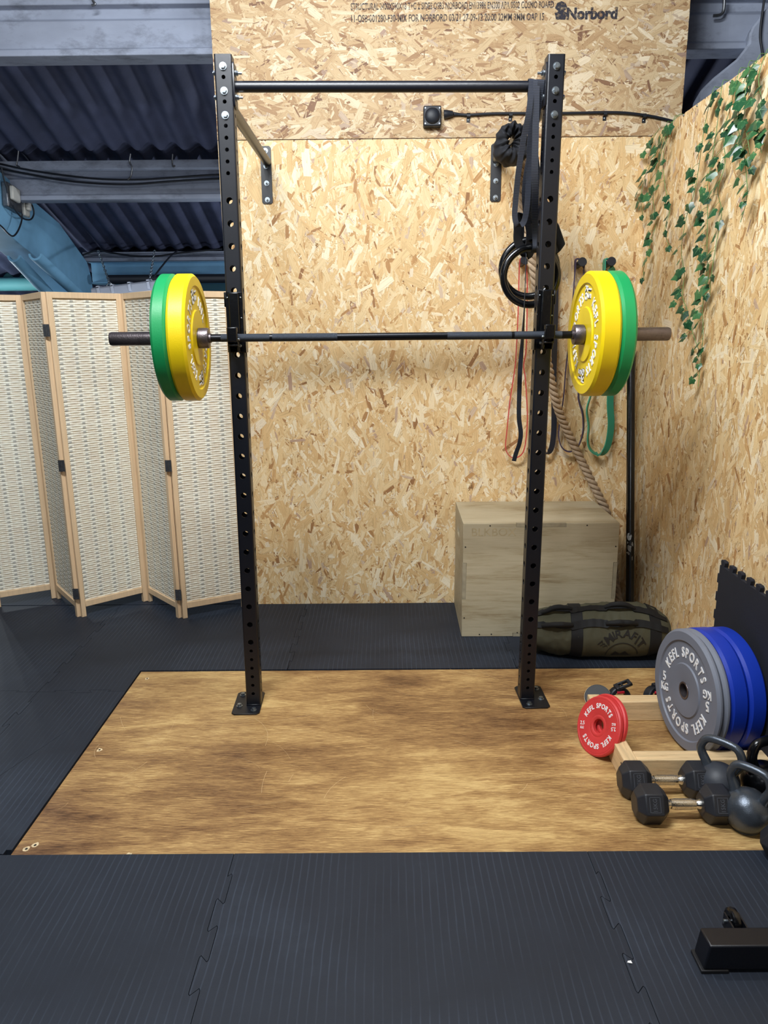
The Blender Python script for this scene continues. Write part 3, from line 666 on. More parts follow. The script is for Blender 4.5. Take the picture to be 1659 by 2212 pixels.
for x0, wx in ((0.03, -.578), (W+.030, .556)):
    a = RK(x0, TB+.006, 2.292); b = Vector((wx, YW-.011, 2.325)); mb = MB(); mb.cyl(a, b, .0205, 24)
    mb.box((x0-.028, TB+.0004, 2.215), (x0+.028, TB+.0064, 2.412), T=MR); br = mb.build('wall_brace', 'steel', rack, bevel=.0008, seg=1)
    zc0, zc1 = 2.131, 2.398
    mb = MB(); c = .008; hx = .0265; xx = wx-.0 if wx > 0 else -.607+.022
    T = TL(wx-(.006 if wx < 0 else .001), YW-.0025, 0) @ Matrix.Rotation(pi/2, 4, 'X')
    mb.prism([(-hx+c, zc0), (hx-c, zc0), (hx, zc0+c), (hx, zc1-c), (hx-c, zc1), (-hx+c, zc1), (-hx, zc1-c), (-hx, zc0+c)], .0, .006, T)
    wp = mb.build('wall_plate', 'steel', rack, bevel=.0008, seg=1)
    for z in (2.376, 2.305, 2.227, 2.150):
        mb = MB(); hexbolt(mb, (wx-(.006 if wx < 0 else .001), YW-.0088, z), (0, -1, 0), .0085, .007, .0125, stud=.018); mb.build('bolt', 'zinc', wp)
# J-cups
def j_cup(x0, sgn, label):
    t = thing('j_cup', label, 'bar holder', MR0 @ TL(x0+.0385, 0, 1.45), 'bar holders clipped on the rack')
    mb = MB(MR @ TL(x0, 0, 0))
    mb.box((-.001, -.0055, 1.438), (.061, -.0005, 1.652))                 # back plate on the post face
    mb.box((-.006 if sgn < 0 else .0605, -.0055, 1.600), (-.0005 if sgn < 0 else .066, .05, 1.652))
    mb.box((.0605 if sgn < 0 else -.006, -.0055, 1.436), (.066 if sgn < 0 else -.0005, .05, 1.492))
    side = [(-.005, 1.440), (-.060, 1.440), (-.084, 1.482), (-.084, 1.508), (-.078, 1.508), (-.068, 1.480), (-.005, 1.462)]
    for xa in (.012, .044):
        n = len(side); vs = [(x, y, z) for x in (xa, xa+.005) for y, z in side]
        mb.add(vs, [tuple(range(n)), tuple(range(2*n-1, n-1, -1))]+[(i, (i+1) % n, n+(i+1) % n, n+i) for i in range(n)])
    mb.box((.012, -.084, 1.462), (.049, -.006, 1.468))
    mb.build('bracket', 'gloss', t, bevel=.0015, seg=1)
    mb = MB(MR @ TL(x0, 0, 0)); mb.box((.0125, -.019, 1.478), (.0485, -.006, 1.650)); mb.box((.0125, -.070, 1.4685), (.0485, -.019, 1.4765)); mb.box((.0125, -.093, 1.478), (.0485, -.0845, 1.528)); mb.box((.0125, -.0845, 1.5085), (.0485, -.070, 1.528))
    for dz in (0, .1): pass
    mb.build('plastic_liner', 'gloss', t, bevel=.003)
    mb = MB(MR @ TL(x0, 0, 0))
    for x, y, z, r in ((.054, -.0062, 1.632, .0035), (.054, -.0062, 1.56, .0035), (.0065, -.0062, 1.632, .0035), (.0495 if sgn < 0 else .0115, -.06, 1.485, .005), (.0495 if sgn < 0 else .0115, -.03, 1.462, .005)):
        mb = MB(MR @ TL(x0, 0, 0)); mb.ball((x, y, z), r, 10, 6); mb.build('screw', 'zinc', t)
j_cup(0, -1, 'black plastic-lined bar holder on the left rack upright')
j_cup(W, 1, 'black plastic-lined bar holder on the right rack upright')

# ------------------------------------------------------------------ barbell and its plates
BZ, BY = 1.4905, -.0435; bx0, bx1 = -.414, 1.622; BC = (bx0+bx1)/2
TBAR = MR0 @ TL(BC+.0088, BY, BZ)
bar = thing('barbell', 'black steel barbell resting in the rack with two plates on each end', 'barbell', TBAR)
ZX = Matrix(((0, 0, 1, 0), (1, 0, 0, 0), (0, 1, 0, 0), (0, 0, 0, 1)))      # local z -> x
mb = MB(TBAR); h = .658
mb.cyl((-h, 0, 0), (h, 0, 0), .0138, 24)
ring = [(-.50, -.36), (-.35, -.17), (.17, .35), (.36, .50)]
for a, b in ((-.62, -.445), (-.435, -.20), (.20, .435), (.445, .62)):
    mb.cyl((a, 0, 0), (b, 0, 0), .01415, 24, 1)
mb.build('shaft', ['shaft', 'knurl'], bar)
for s in (-1, 1):
    mb = MB(TBAR @ ZX)
    if s > 0: mb.lathe([(0, h-.002), (.017, h-.002), (.017, h+.004), (.0345, h+.006), (.0365, h+.009), (.0365, h+.040), (.035, h+.042), (.0245, h+.042), (.0245, 1.012), (.0225, 1.018), (.0, 1.018)], n=40)
    else: mb.lathe([(0, -h+.002), (.017, -h+.002), (.017, -h-.004), (.0345, -h-.006), (.0365, -h-.009), (.0365, -h-.040), (.035, -h-.042), (.0245, -h-.042), (.0245, -1.012), (.0225, -1.018), (.0, -1.018)], n=40)
    mb.build('sleeve', 'sleeve', bar)
def bumper(name, label, cat, T, mat, th, R=.225, words=None, kg=None, group=None, rot=0, hub=True, hole=.0253, dark=False):
    """disc with its axis on local z; the lettered face looks along +z, the body runs to -th"""
    t = thing(name, label, cat, T, group); mb = MB(T)
    def face(z, s):
        return [(.032, z-s*.001), (.096, z-s*.001), (.100, z-s*.006), (.179, z-s*.006), (.183, z), (R-.011, z), (R-.002, z-s*.009)]
    f = face(0, 1); g = face(-th, -1)
    mb.lathe([(hole+.002, -.002)]+f+g[::-1]+[(hole+.002, -th+.002)], T=None, n=96, close=True)
    dsc = mb.build('rubber_disc', mat, t, smooth=32)
    if hub:
        mb = MB(T); mb.lathe([(hole, 0.0012), (.031, .0012), (.032, -.0005), (.032, -th+.0005), (.031, -th-.0012), (hole, -th-.0012)], n=48, close=True); mb.build('steel_hub', 'sleeve', t)
    for a in (0, pi):
        if words:
            mb = MB(T); arc_text(mb, words, .122, pi/2-.04, .051, Matrix.Rotation(rot+a, 4, 'Z') @ TL(0, 0, -.0050), .0012, .0010, sp=1.35, xs=.78)
            mb.build('raised_lettering', 'white', dsc, flip=False)
        if kg:
            mb = MB(T); TT = Matrix.Rotation(rot+a, 4, 'Z') @ TL(-.147, 0, -.0050) 
            SX = Matrix.Scale(.92, 4, (1, 0, 0))
            if dark:
                flat_text(mb, kg, .046, TT @ TL(.003, .015, -.0003) @ SX, .0004, .0016, mi=1); flat_text(mb, 'KG', .038, TT @ TL(.003, -.021, -.0003) @ SX, .0004, .0016, mi=1)
            flat_text(mb, kg, .050, TT @ TL(0, .021, 0.0006) @ SX, .0012, .0006); flat_text(mb, 'KG', .042, TT @ TL(0, -.019, 0.0006) @ SX, .0012, .0006)
            mb.build('weight_number', ['white', 'ink'], dsc, flip=False)
    return t
TBz = lambda x, s: TBAR @ TL(x, 0, -.0) @ (Matrix(((0, 0, 1, 0), (1, 0, 0, 0), (0, 1, 0, 0), (0, 0, 0, 1))) if s > 0 else Matrix(((0, 0, -1, 0), (-1, 0, 0, 0), (0, 1, 0, 0), (0, 0, 0, 1))))
e = h+.0425
dz = -.0
bumper('weight_plate', 'yellow rubber plate on the left end of the barbell', 'weight plate', TBz(-e, 1), 'yellow', .064, words='KEFL SPORTS', kg='15', group='plates on the barbell', rot=radians(-82), dark=True)
bumper('weight_plate', 'green rubber plate outside the yellow one, on the left end of the barbell', 'weight plate', TBz(-e-.065, 1), 'green', .052, words=None, group='plates on the barbell')
bumper('weight_plate', 'yellow rubber plate on the right end of the barbell', 'weight plate', TBz(e, -1), 'yellow', .070, words='KEFL SPORTS', kg='15', group='plates on the barbell', rot=radians(-96), dark=True)
bumper('weight_plate', 'green rubber plate outside the yellow one, on the right end of the barbell', 'weight plate', TBz(e+.071, -1), 'green', .052, words=None, group='plates on the barbell')
# ------------------------------------------------------------------ junction box, cable, clips
a = at(915, 228, Y=YW-.05); b = at(953, 272, Y=YW-.05)
root = thing('junction_box', 'square black junction box with a domed cover on the upper board', 'junction box', TL((a.x+b.x)/2, YW-.003, b.z))
yb = YW-.0035; mb = MB(); mb.box((a.x, yb-.048, b.z), (b.x, yb, a.z)); mb.build('housing', 'plastic', root, bevel=.005)
cx, cz = (a.x+b.x)/2, (a.z+b.z)/2; w = (b.x-a.x)/2
mb = MB(); mb.lathe([(w*.86*cos(t), w*.42*sin(t)) for t in [pi/2*k/10 for k in range(10)]]+[(0.0001, w*.42)], TL(cx, yb-.048, cz) @ Matrix.Rotation(pi/2, 4, 'X'), n=40); mb.build('domed_cover', 'plastic', root)
for sx in (-1, 1):
    for sz in (-1, 1):
        mb = MB(); mb.cyl((cx+sx*w*.8, yb-.0475, cz+sz*w*.8), (cx+sx*w*.8, yb-.0495, cz+sz*w*.8), .004, 12); mb.build('screw', 'hinge', root)
cp = [at(px, py, Y=yb-.010) for px, py in ((953, 248), (970, 247), (985, 247), (1012, 248.5), (1055, 246), (1103, 245), (1150, 245), (1200, 245), (1260, 244), (1307, 243), (1350, 244), (1392, 249), (1425, 255), (1458, 264), (1480, 275), (1510, 300))]
cp = smoothpath(cp, 5); rs = [.0068]*len(cp)
for i, p in enumerate(cp):
    if p.x < .335: rs[i] = .020-(.0 if p.x < .305 else (p.x-.305)/.045*.010)
    elif p.x < .37: rs[i] = .011-(p.x-.335)/.035*.0042
mb = MB(); mb.tube([Vector((p.x, p.y-(.006 if p.x < .335 else 0), p.z)) for p in cp[2:]], rs[2:], 12)
tag(mb.build('power_cable', 'plastic'), 'black power cable clipped along the upper board from the junction box', 'cable')
for i, (px, py, lab) in enumerate(((1012, 252, 'cable clip nearest the junction box'), (1103, 250, 'cable clip just left of the right rack upright'), (1307, 248, 'cable clip between the right rack upright and the wall corner'), (1392, 253, 'cable clip nearest the ivy in the wall corner'))):
    p = at(px, py, Y=yb-.01); mb = MB(); mb.ribbon([(p.x, yb-.001, p.z+.012), (p.x, yb-.012, p.z+.015), (p.x, yb-.0185, p.z+.008), (p.x, yb-.0185, p.z+.0), (p.x, yb-.012, p.z-.004), (p.x, yb-.003, p.z-.006), (p.x, yb-.003, p.z-.024)], .017, (1, 0, 0), .0022)
    o = mb.build('cable_clip', 'plastic'); tag(o, 'small black '+lab, 'cable clip', 'cable clips on the upper board')
    mb = MB(); mb.ball((p.x, yb-.0045, p.z-.014), .0045, 10, 6, sc=(1, .6, 1)); mb.build('screw', 'zinc', o)
# fix screw parent offset (clip is a plain mesh root)
# ------------------------------------------------------------------ band pegs and resistance bands
pegs = [at(1129, 568, Y=YW-.04), at(1190, 570, Y=YW-.04), at(1251, 572, Y=YW-.04), at(1313, 571, Y=YW-.04)]
for p, lab in zip(pegs, ('round black wall peg holding the red band', 'round black wall peg hidden behind the right upright, holding the black band', 'round black wall peg holding the purple band', 'round black wall peg holding the green band')):
    mb = MB(); mb.cyl((p.x, YW-.0025, p.z), (p.x, YW-.10, p.z+.008), .016, 20); mb.cyl((p.x, YW-.098, p.z+.008), (p.x, YW-.106, p.z+.009), .0225, 20)
    tag(mb.build('wall_peg', 'plastic', bevel=.002), lab, 'peg', 'pegs for the resistance bands')
def band(name, label, m, peg, pts, w, th=.005, yoff=.05, group='resistance bands hanging on pegs', tw=None):
    P = []
    for q in pts:
        p = at(q[0], q[1], Y=YW-yoff-(q[2] if len(q) > 2 else 0)); P.append(p)
    P = smoothpath(P, 6, closed=True); mb = MB(); cx = (min(p.x for p in P)+max(p.x for p in P))/2
    sd = [(0, 1, 0) if p.z > 1.80 or not tw else ((tw[0] if p.x > cx else tw[0]*.45), 1-.5*tw[0]*(p.x > cx), 0) for p in P]
    mb.ribbon(P, w, sd, th, closed=True); return tag(mb.build(name, m), label, 'resistance band', group)
band('resistance_band', 'thin red resistance band looped over the left wall peg', 'bandred', 0, [(1129, 559), (1123, 562), (1121, 600), (1119, 680), (1115, 760), (1113, 788), (1107, 830), (1101, 870), (1095, 930), (1092, 965), (1098, 982), (1110, 989), (1124, 984), (1133, 968), (1138, 930), (1139, 890), (1135, 820), (1131, 790), (1136, 760), (1138, 700), (1139, 620), (1137, 575), (1134, 562)], .012, .0045)
band('resistance_band', 'wide black resistance band hanging just right of the right upright', 'bandblack', 1, [(1190, 560), (1181, 565), (1177, 640), (1172, 760), (1168, 900), (1166, 950), (1172, 972), (1182, 978), (1191, 968), (1196, 935), (1197, 880), (1196, 820), (1198, 740), (1200, 640), (1200, 580), (1197, 563)], .030, .0055, tw=(1.2, 1, 0))
band('resistance_band', 'purple resistance band hanging behind the right yellow plate', 'bandpurple', 2, [(1251, 560), (1243, 563), (1241, 600), (1233, 700), (1222, 800), (1217, 860), (1208, 920), (1207, 945), (1213, 965), (1226, 975), (1241, 972), (1252, 958), (1260, 930), (1259, 895), (1252, 870), (1250, 850), (1256, 780), (1261, 680), (1262, 600), (1259, 564)], .026, .0055, tw=(.4, 1, 0))
band('resistance_band', 'green resistance band hanging nearest the wall corner', 'bandgreen', 3, [(1313, 560), (1306, 563), (1304, 600), (1297, 700), (1285, 800), (1277, 850), (1268, 885), (1272, 920), (1270, 950), (1275, 970), (1290, 981), (1305, 976), (1315, 955), (1320, 915), (1318, 870), (1321, 800), (1322, 700), (1322, 600), (1320, 564)], .042, .0055, tw=(1.0, 1, 0))

# ------------------------------------------------------------------ climbing rope (three twisted strands)
def rope(path, R=.0125, sr=.0105, pitch=.105):
    P = smoothpath(path, 14); mb = MB(); n = len(P); d = [0]
    for i in range(1, n): d.append(d[-1]+(P[i]-P[i-1]).length)
    frs = []; prev = None
    for i in range(n):
        t = (P[min(i+1, n-1)]-P[max(i-1, 0)]).normalized()
        a = frame(t)[0] if prev is None else (prev-t*prev.dot(t)).normalized(); prev = a; frs.append((a, t.cross(a)))
    for k in range(3):
        mb.tube([P[i]+(frs[i][0]*cos(2*pi*(k/3-d[i]/pitch))+frs[i][1]*sin(2*pi*(k/3-d[i]/pitch)))*R for i in range(n)], sr, 10)
    return mb
pth = [(1137, 262, 3.62), (1134, 330, 3.63), (1126, 400, 3.65), (1126, 450, 3.66), (1136, 500, 3.67), (1150, 560, 3.68), (1158, 620, 3.70), (1172, 720, 3.74), (1186, 800, 3.80), (1203, 878, 3.87), (1222, 925, 3.93), (1246, 975, 3.96), (1268, 1020, 3.96), (1290, 1065, 3.96), (1316, 1112, 3.95)]
P = [at(x, y, Y=Y) for x, y, Y in pth]+[Vector((1.215, 3.93, .40)), Vector((1.235, 3.85, .15)), Vector((1.235, 3.72, .045)), Vector((1.20, 3.60, .03)), Vector((1.16, 3.55, .03))]
PD = []
for a, b in zip(P[:-1], P[1:]):
    k = max(1, int((b-a).length/.035)); PD += [a.lerp(b, i/k) for i in range(k)]
PD.append(P[-1])
for _ in range(3): PD = [PD[0]]+[(PD[i-1]+PD[i]*2+PD[i+1])/4 for i in range(1, len(PD)-1)]+[PD[-1]]
mb = MB()
_sm = smoothpath; smoothpath_save = smoothpath
def rope2(P): 
    global smoothpath
    return rope(P)
tag(rope(PD[::1]).build('climbing_rope', 'rope'), 'thick twisted natural climbing rope hanging behind the rack and down behind the box', 'rope')

# ------------------------------------------------------------------ rings and straps under the pull-up bar
RY0 = 2.985
def ring(label, cx, cy, Y, yaw, tilt, strap_pts):
    c = at(cx, cy, Y=Y); T = TL(*c) @ Matrix.Rotation(yaw, 4, 'Z') @ Matrix.Rotation(tilt, 4, 'X'); r = .104
    t = thing('gym_ring', label, 'gym ring', T, 'pair of gym rings'); mb = MB()
    mb.tube([T @ Vector((r*cos(2*pi*k/56), 0, r*sin(2*pi*k/56))) for k in range(56)], .0138, 16, closed=True); mb.build('ring', 'gloss', t)
    mb = MB(); pts = strap_pts(T @ Vector((0, 0, r)));
    mb.ribbon(smoothpath(pts, 5), .0235, (1, .12, 0), .0022); mb.build('strap', 'web', t)
bt = RK(1.075, .03, 2.334)
def over(px, Y0=.021):      # goes over the pull-up bar at rack x = px
    return [RK(px, .03-Y0, 2.334), RK(px, .03-Y0*.7, 2.334+Y0*.7), RK(px, .03, 2.334+Y0), RK(px, .03+Y0*.7, 2.334+Y0*.7), RK(px, .03+Y0, 2.334)]
def sp1(top):
    f = lambda v, dx, dy, dz: Vector((v.x+dx, v.y+dy, v.z+dz))
    return [f(top, .012, 0, -.018), f(top, .012, -.018, 0), f(top, .010, -.010, .05), RK(1.114, .012, 2.02), RK(1.108, .006, 2.20)]+over(1.105)+[RK(1.108, .060, 2.20), RK(1.110, .095, 2.0), f(top, .022, .016, .06), f(top, .012, .016, 0), f(top, .012, 0, -.018)]
def sp2(top):
    f = lambda v, dx, dy, dz: Vector((v.x+dx, v.y+dy, v.z+dz))
    return [f(top, -.002, -.018, 0), RK(1.092, .070, 2.0), RK(1.116, .056, 2.20)]+over(1.1205)+[RK(1.120, .075, 2.2), RK(1.112, .10, 2.0), f(top, .0, .016, .03), f(top, .0, .016, 0), f(top, 0, 0, -.018)]
ring('front black gym ring of the pair, hanging by webbing beside the right upright', 1146, 597, RY0, .06, 0, sp1)
ring('rear black gym ring of the pair, slightly higher and half hidden by the front ring', 1143, 580, RY0+.052, -.10, 0, sp2)
# long webbing loop and dangling tail
def pathY(pts): return [at(x, y, Y=Y) for x, y, Y in pts]
mb = MB(); L1 = pathY([(1143, 240, 2.86), (1133, 290, 2.87), (1126, 330, 2.88), (1119, 380, 2.89), (1114, 430, 2.90), (1112, 465, 2.90), (1116, 484, 2.90), (1124, 487, 2.91), (1133, 475, 2.92), (1139, 440, 2.92), (1142, 380, 2.92), (1144, 320, 2.92), (1147, 260, 2.915)])
mb.ribbon(smoothpath([RK(1.088, .009, 2.33)]+L1+[RK(1.092, .052, 2.334), RK(1.091, .045, 2.35), RK(1.090, .03, 2.3562), RK(1.089, .014, 2.35)], 5, closed=True), .021, (1, .25, 0), .0022, closed=True)
tag(mb.build('webbing_loop', 'web'), 'long hanging loop of black webbing left of the ring straps', 'strap')
mb = MB(); mb.ribbon(smoothpath(pathY([(1150, 222, 2.93), (1150, 300, 2.955), (1156, 360, 2.975), (1166, 420, 2.985), (1178, 480, 2.99), (1192, 530, 2.99), (1197, 548, 2.99)]), 5), .034, (1, .1, 0), .0024)
strap = tag(mb.build('suspension_strap', 'web'), 'black suspension strap slanting behind the right upright to a padded end', 'strap')
mb = MB(); e1 = pathY([(1198, 470, 3.0), (1208, 486, 3.0), (1218, 515, 3.0), (1222, 527, 3.0), (1211, 542, 3.01), (1199, 552, 3.01), (1186, 555, 3.02), (1184, 500, 3.02)])
n = len(e1); d = Vector((0, .05, 0)); mb.add([p for p in e1]+[p+d for p in e1], [tuple(range(n-1, -1, -1)), tuple(range(n, 2*n))]+[(i, (i+1) % n, n+(i+1) % n, n+i) for i in range(n)])
pad = mb.build('foot_cradle', 'rubber', bevel=.004); pad.parent = strap; pad.location = pad.location-strap.location
mb = MB(); mb.ribbon(smoothpath(pathY([(1124, 470, 3.02), (1121, 500, 3.02), (1122, 525, 3.02), (1136, 548, 3.02), (1146, 530, 3.03), (1146, 480, 3.03)]), 5, closed=True), .05, (1, .6, 0), .004, closed=True)
tag(mb.build('padded_sling', 'rubber'), 'dark padded sling seen between the webbing and the top of the rings', 'strap')
mb = MB(); mb.ribbon(smoothpath(pathY([(1137, 548, 2.955), (1135, 600, 2.955), (1132, 680, 2.955), (1128, 740, 2.955), (1124, 790, 2.955), (1122, 840, 2.955), (1121, 900, 2.955), (1125, 935, 2.955), (1122, 958, 2.955), (1115, 978, 2.955), (1110, 996, 2.955)]), 5), .019, [(.25+.75*min(1, max(0, (k-8)/12)), .97-.6*min(1, max(0, (k-8)/12)), 0) for k in range(51)], .0022)
tag(mb.build('strap_tail', 'web'), 'narrow black webbing tail dangling between the strands of the red band', 'strap')
# black scrunched cloth bag on the right wall brace
ctr = Vector((.5445, 3.42, 2.284)); mb = MB(); nu, nv = 64, 24; vs = []
ax = Vector((0, 1, 0)); A = Vector((1, 0, 0)); B = Vector((0, 0, 1))
for i in range(nu):
    t = 2*pi*i/nu; drop = .5-.5*sin(t)
    for j in range(nv):
        s = 2*pi*j/nv
        R0 = .041; cen = A*(cos(t)*R0*1.0-.012)+B*(sin(t)*R0*1.35-.016)
        rr = .034+.015*drop; nz = noise.noise(Vector((cos(t)*2.2+3, sin(t)*2.2, s*.7)))*.016+noise.noise(Vector((t*4.5, cos(s)*1.5, sin(s)*1.5)))*.014
        ridge = .006*abs(sin(t*7+2*sin(s)))
        rr = rr+nz-ridge
        vs.append(ctr+cen+(A*cos(t)+B*sin(t))*rr*cos(s)*.82+ax*rr*sin(s)*1.8)
mb.add(vs, [(i*nv+j, i*nv+(j+1) % nv, ((i+1) % nu)*nv+(j+1) % nv, ((i+1) % nu)*nv+j) for i in range(nu) for j in range(nv)])
o = tag(mb.build('cloth_bag', 'cloth', smooth=80), 'scrunched black cloth sleeve wrapped around the right wall brace', 'cloth')
sd = o.modifiers.new('sub', 'SUBSURF'); sd.levels = 1; sd.render_levels = 1

# ------------------------------------------------------------------ plyo box
bp0 = Vector((.372, 3.532, .0058)); BW, BD, BH = .758, .478, .588; 
box = thing('plyo_box', 'large birch plywood jump box standing in the corner behind the right upright', 'jump box', TL(bp0.x+BW/2, bp0.y+BD/2, bp0.z) )
TB2 = TL(*bp0) @ Matrix.Rotation(-.012, 4, 'Z'); th = .018
def fing(a, b, n, along):  # finger outline helper: notch ranges
    return None
def panel_poly(w, h, tabs):
    # rectangle with centre tabs/notches: tabs = (bottom, right, top, left) each +1 tab, -1 notch
    d = th; pts = []
    def edge(p, q, s):
        p = Vector(p); q = Vector(q); e = (q-p); Lg = e.length; e.normalize(); nrm = Vector((e.y, -e.x))
        a0, a1 = .34, .66; 
        out = [p, p+e*Lg*a0, p+e*Lg*a0+nrm*d*s, p+e*Lg*a1+nrm*d*s, p+e*Lg*a1]
        return out
    c = [(0, 0), (w, 0), (w, h), (0, h)]
    for i in range(4): pts += edge(c[i], c[(i+1) % 4], tabs[i])
    return [(p.x, p.y) for p in pts]
XZ = Matrix(((1, 0, 0, 0), (0, 0, -1, 0), (0, 1, 0, 0), (0, 0, 0, 1)))     # poly (x,z) extruded toward -y
mb = MB(); mb.prism(panel_poly(BW-2*th+2*th, BH, (-1, -1, -1, -1)), -th, 0, TB2 @ XZ); fp = mb.build('front_panel', 'plybox', box, bevel=.0012, seg=1)
mb = MB(); mb.prism(panel_poly(BW, BH, (-1, -1, -1, -1)), -th, 0, TB2 @ TL(0, BD-th, 0) @ XZ); mb.build('rear_panel', 'plybox', box, bevel=.0012, seg=1)
mb = MB(); w2 = BW; d2 = BD-2*th
mb.prism([(0, 0), (BW, 0), (BW, d2), (BW*.66, d2), (BW*.66, d2+th), (BW*.34, d2+th), (BW*.34, d2), (0, d2)], BH-th, BH-.0002, TB2 @ TL(0, th, 0)); mb.build('top_panel', 'plybox', box, bevel=.0012, seg=1)
YZl = Matrix(((0, 0, -1, 0), (1, 0, 0, 0), (0, 1, 0, 0), (0, 0, 0, 1)))
for sx in (0, 1):
    mb = MB(); z0, z1 = 0, BH-th-.0003; y0, y1 = th+.0003, BD-th-.0003; xx0, xx1 = (0.0, th) if sx == 0 else (BW-th, BW)
    hy0, hy1, hz0, hz1 = .215, .325, .455, .497
    for (ya, yb2, za, zb) in ((y0, hy0, z0, z1), (hy1, y1, z0, z1), (hy0, hy1, z0, hz0), (hy0, hy1, hz1, z1)): mb.box((xx0, ya, za), (xx1, yb2, zb), T=TB2)
    sp_ = mb.build('side_panel', 'plybox', box)
for x, z in ((.012, .47), (.012, .10), (.09, .011), (.60, .577), (.13, .577), (.745, .47), (.15, .012), (.28, .02)):
    mb = MB(); mb.cyl(TB2 @ Vector((x, -.0002, z)), TB2 @ Vector((x, -.0012, z)), .0035, 10); mb.build('screw', 'ink', box)
mb = MB(); mb.box((BW*.34+.0006, -.0006, .0), (BW*.66-.0006, th+.001, th-.0006), T=TB2); mb.box((th+.001, th+.001, 0), (BW-th-.001, BD-th-.001, th), T=TB2); mb.build('bottom_panel', 'plyboxend', box)
for sx in (0, 1):
    x0_ = -.0006 if sx == 0 else BW-th+.0008; mb = MB(); mb.box((x0_, -.0008, BH*.34+.0008), (x0_+th, th-.001, BH*.66-.0008), T=TB2); mb.build('finger_joint', 'plyboxend', box)
mb = MB(); mb.box((BW*.34+.0008, -.0008, BH-th+.0008), (BW*.66-.0008, th-.001, BH+.0004), T=TB2); mb.build('finger_joint', 'plyboxend', box)
mb = MB(); flat_text(mb, 'BLKBOX', .058, TB2 @ TL(.15, -.0004, .545) @ Matrix.Rotation(pi/2, 4, 'X'), .0001, 0); mb.build('faded_lettering', pm('faded_print', L(176, 160, 126), .8, 0, .15, 60), box, flip=False)

# ------------------------------------------------------------------ leaning bar in the corner
a = Vector((1.236, 3.585, .027)); b = at(1363.5, 748, Y=3.962)
root = thing('leaning_bar', 'long straight black steel bar leaning in the wall corner, paint worn near the bottom', 'bar', TL(*a))
mb = MB(); d = (b-a).normalized(); mb.cyl(a, b, .0205, 28); mb.cyl(b, b+d*.004, .0195, 28, r2=.016)
mb.build('tube', 'gloss', root)
mb = MB(); F0 = frame(d)
for k in range(16):
    t = random.uniform(.235, .335); p = a.lerp(b, t); an = random.uniform(-.7, .7); fx = Vector((-.32, -.94, 0)); sd = d.cross(fx).normalized(); up = sd.cross(d).normalized(); n = 7
    fr2 = up if up.dot(fx) > 0 else -up
    cen_dir = (fr2*cos(an)+sd*sin(an)); w = random.uniform(.003, .008); hh = random.uniform(.005, .016); tang = d.cross(cen_dir)
    mb.add([p+cen_dir*.0211+tang*w*cos(2*pi*q/n)*random.uniform(.6, 1.2)+d*hh*sin(2*pi*q/n)*random.uniform(.6, 1.2) for q in range(n)], [tuple(range(n))])
mb.build('worn_paint', pm('bare_chipped_metal', L(150, 150, 146), .5, .4, .3, 80), root, flip=False)

# ------------------------------------------------------------------ sandbag
SB0 = Vector((.990, 3.335, 0)); SLn, SRy, SRz = .335, .135, .127; TS = TL(SB0.x, SB0.y, .1185) @ Matrix.Rotation(-.10, 4, 'Z')
def sbag(u, t, off=0.):   # u -1..1 along, t angle round (0 = toward camera, pi/2 = up)
    u_ = max(-1, min(1, u)); e = (1-abs(u_)**3.2)**.42
    y = -SRy*cos(t)*e; z = SRz*sin(t)*e
    if z < -.098: z = -.098+(z+.098)*.15
    sag = .012*sin(u*3.1+.5); x = SLn*u_*1.06
    nrm = Vector((.0, -cos(t), sin(t)))
    fl = 1-.85*max(0, 1-((u_-.28)/.5)**4)*max(0, 1-((t+.45 if t < pi else t-2*pi+.45)/.75)**4) if (abs(u_-.28) < .5 and abs((t+.45) if t < pi else t-2*pi+.45) < .75) else 1
    wr = noise.noise(Vector((x*9, y*14, z*22)))*.007+abs(noise.noise(Vector((x*26+4, y*10, z*12))))*-.010+noise.noise(Vector((x*4, y*6+3, z*6)))*.012
    p = Vector((x, y, z+(sag if z > 0 else 0)))+nrm*(wr*fl+off); return TS @ p
root = thing('sandbag', 'olive canvas sandbag with black webbing straps and handles, on the floor before the box', 'sandbag', TL(SB0.x, SB0.y, .006))
mb = MB(); nu, nv = 90, 72; mb.add([sbag(-1+2*i/nu, 2*pi*j/nv) for i in range(nu+1) for j in range(nv)], [(i*nv+j, i*nv+(j+1) % nv, (i+1)*nv+(j+1) % nv, (i+1)*nv+j) for i in range(nu) for j in range(nv)]); mb.build('canvas_body', 'olive', root, smooth=80)
def sband(fn, nn, w, th, name, mat='web', closed=False):
    # ribbon glued on the bag: fn(s)->(u,t) centre, du/dt sideways
    pass
for uc in (-.30, .70):
    mb = MB(); n = 60; vs = []
    for k in range(n):
        t = 2*pi*k/n
        for du, off in ((-.075, .0005), (-.072, .004), (.072, .004), (.075, .0005)): vs.append(sbag(uc+du, t, off))
    mb.add(vs, [(k*4+i, k*4+i+1, ((k+1) % n)*4+i+1, ((k+1) % n)*4+i) for k in range(n) for i in range(3)]); mb.build('girth_strap', 'bagweb', root, flip=False)
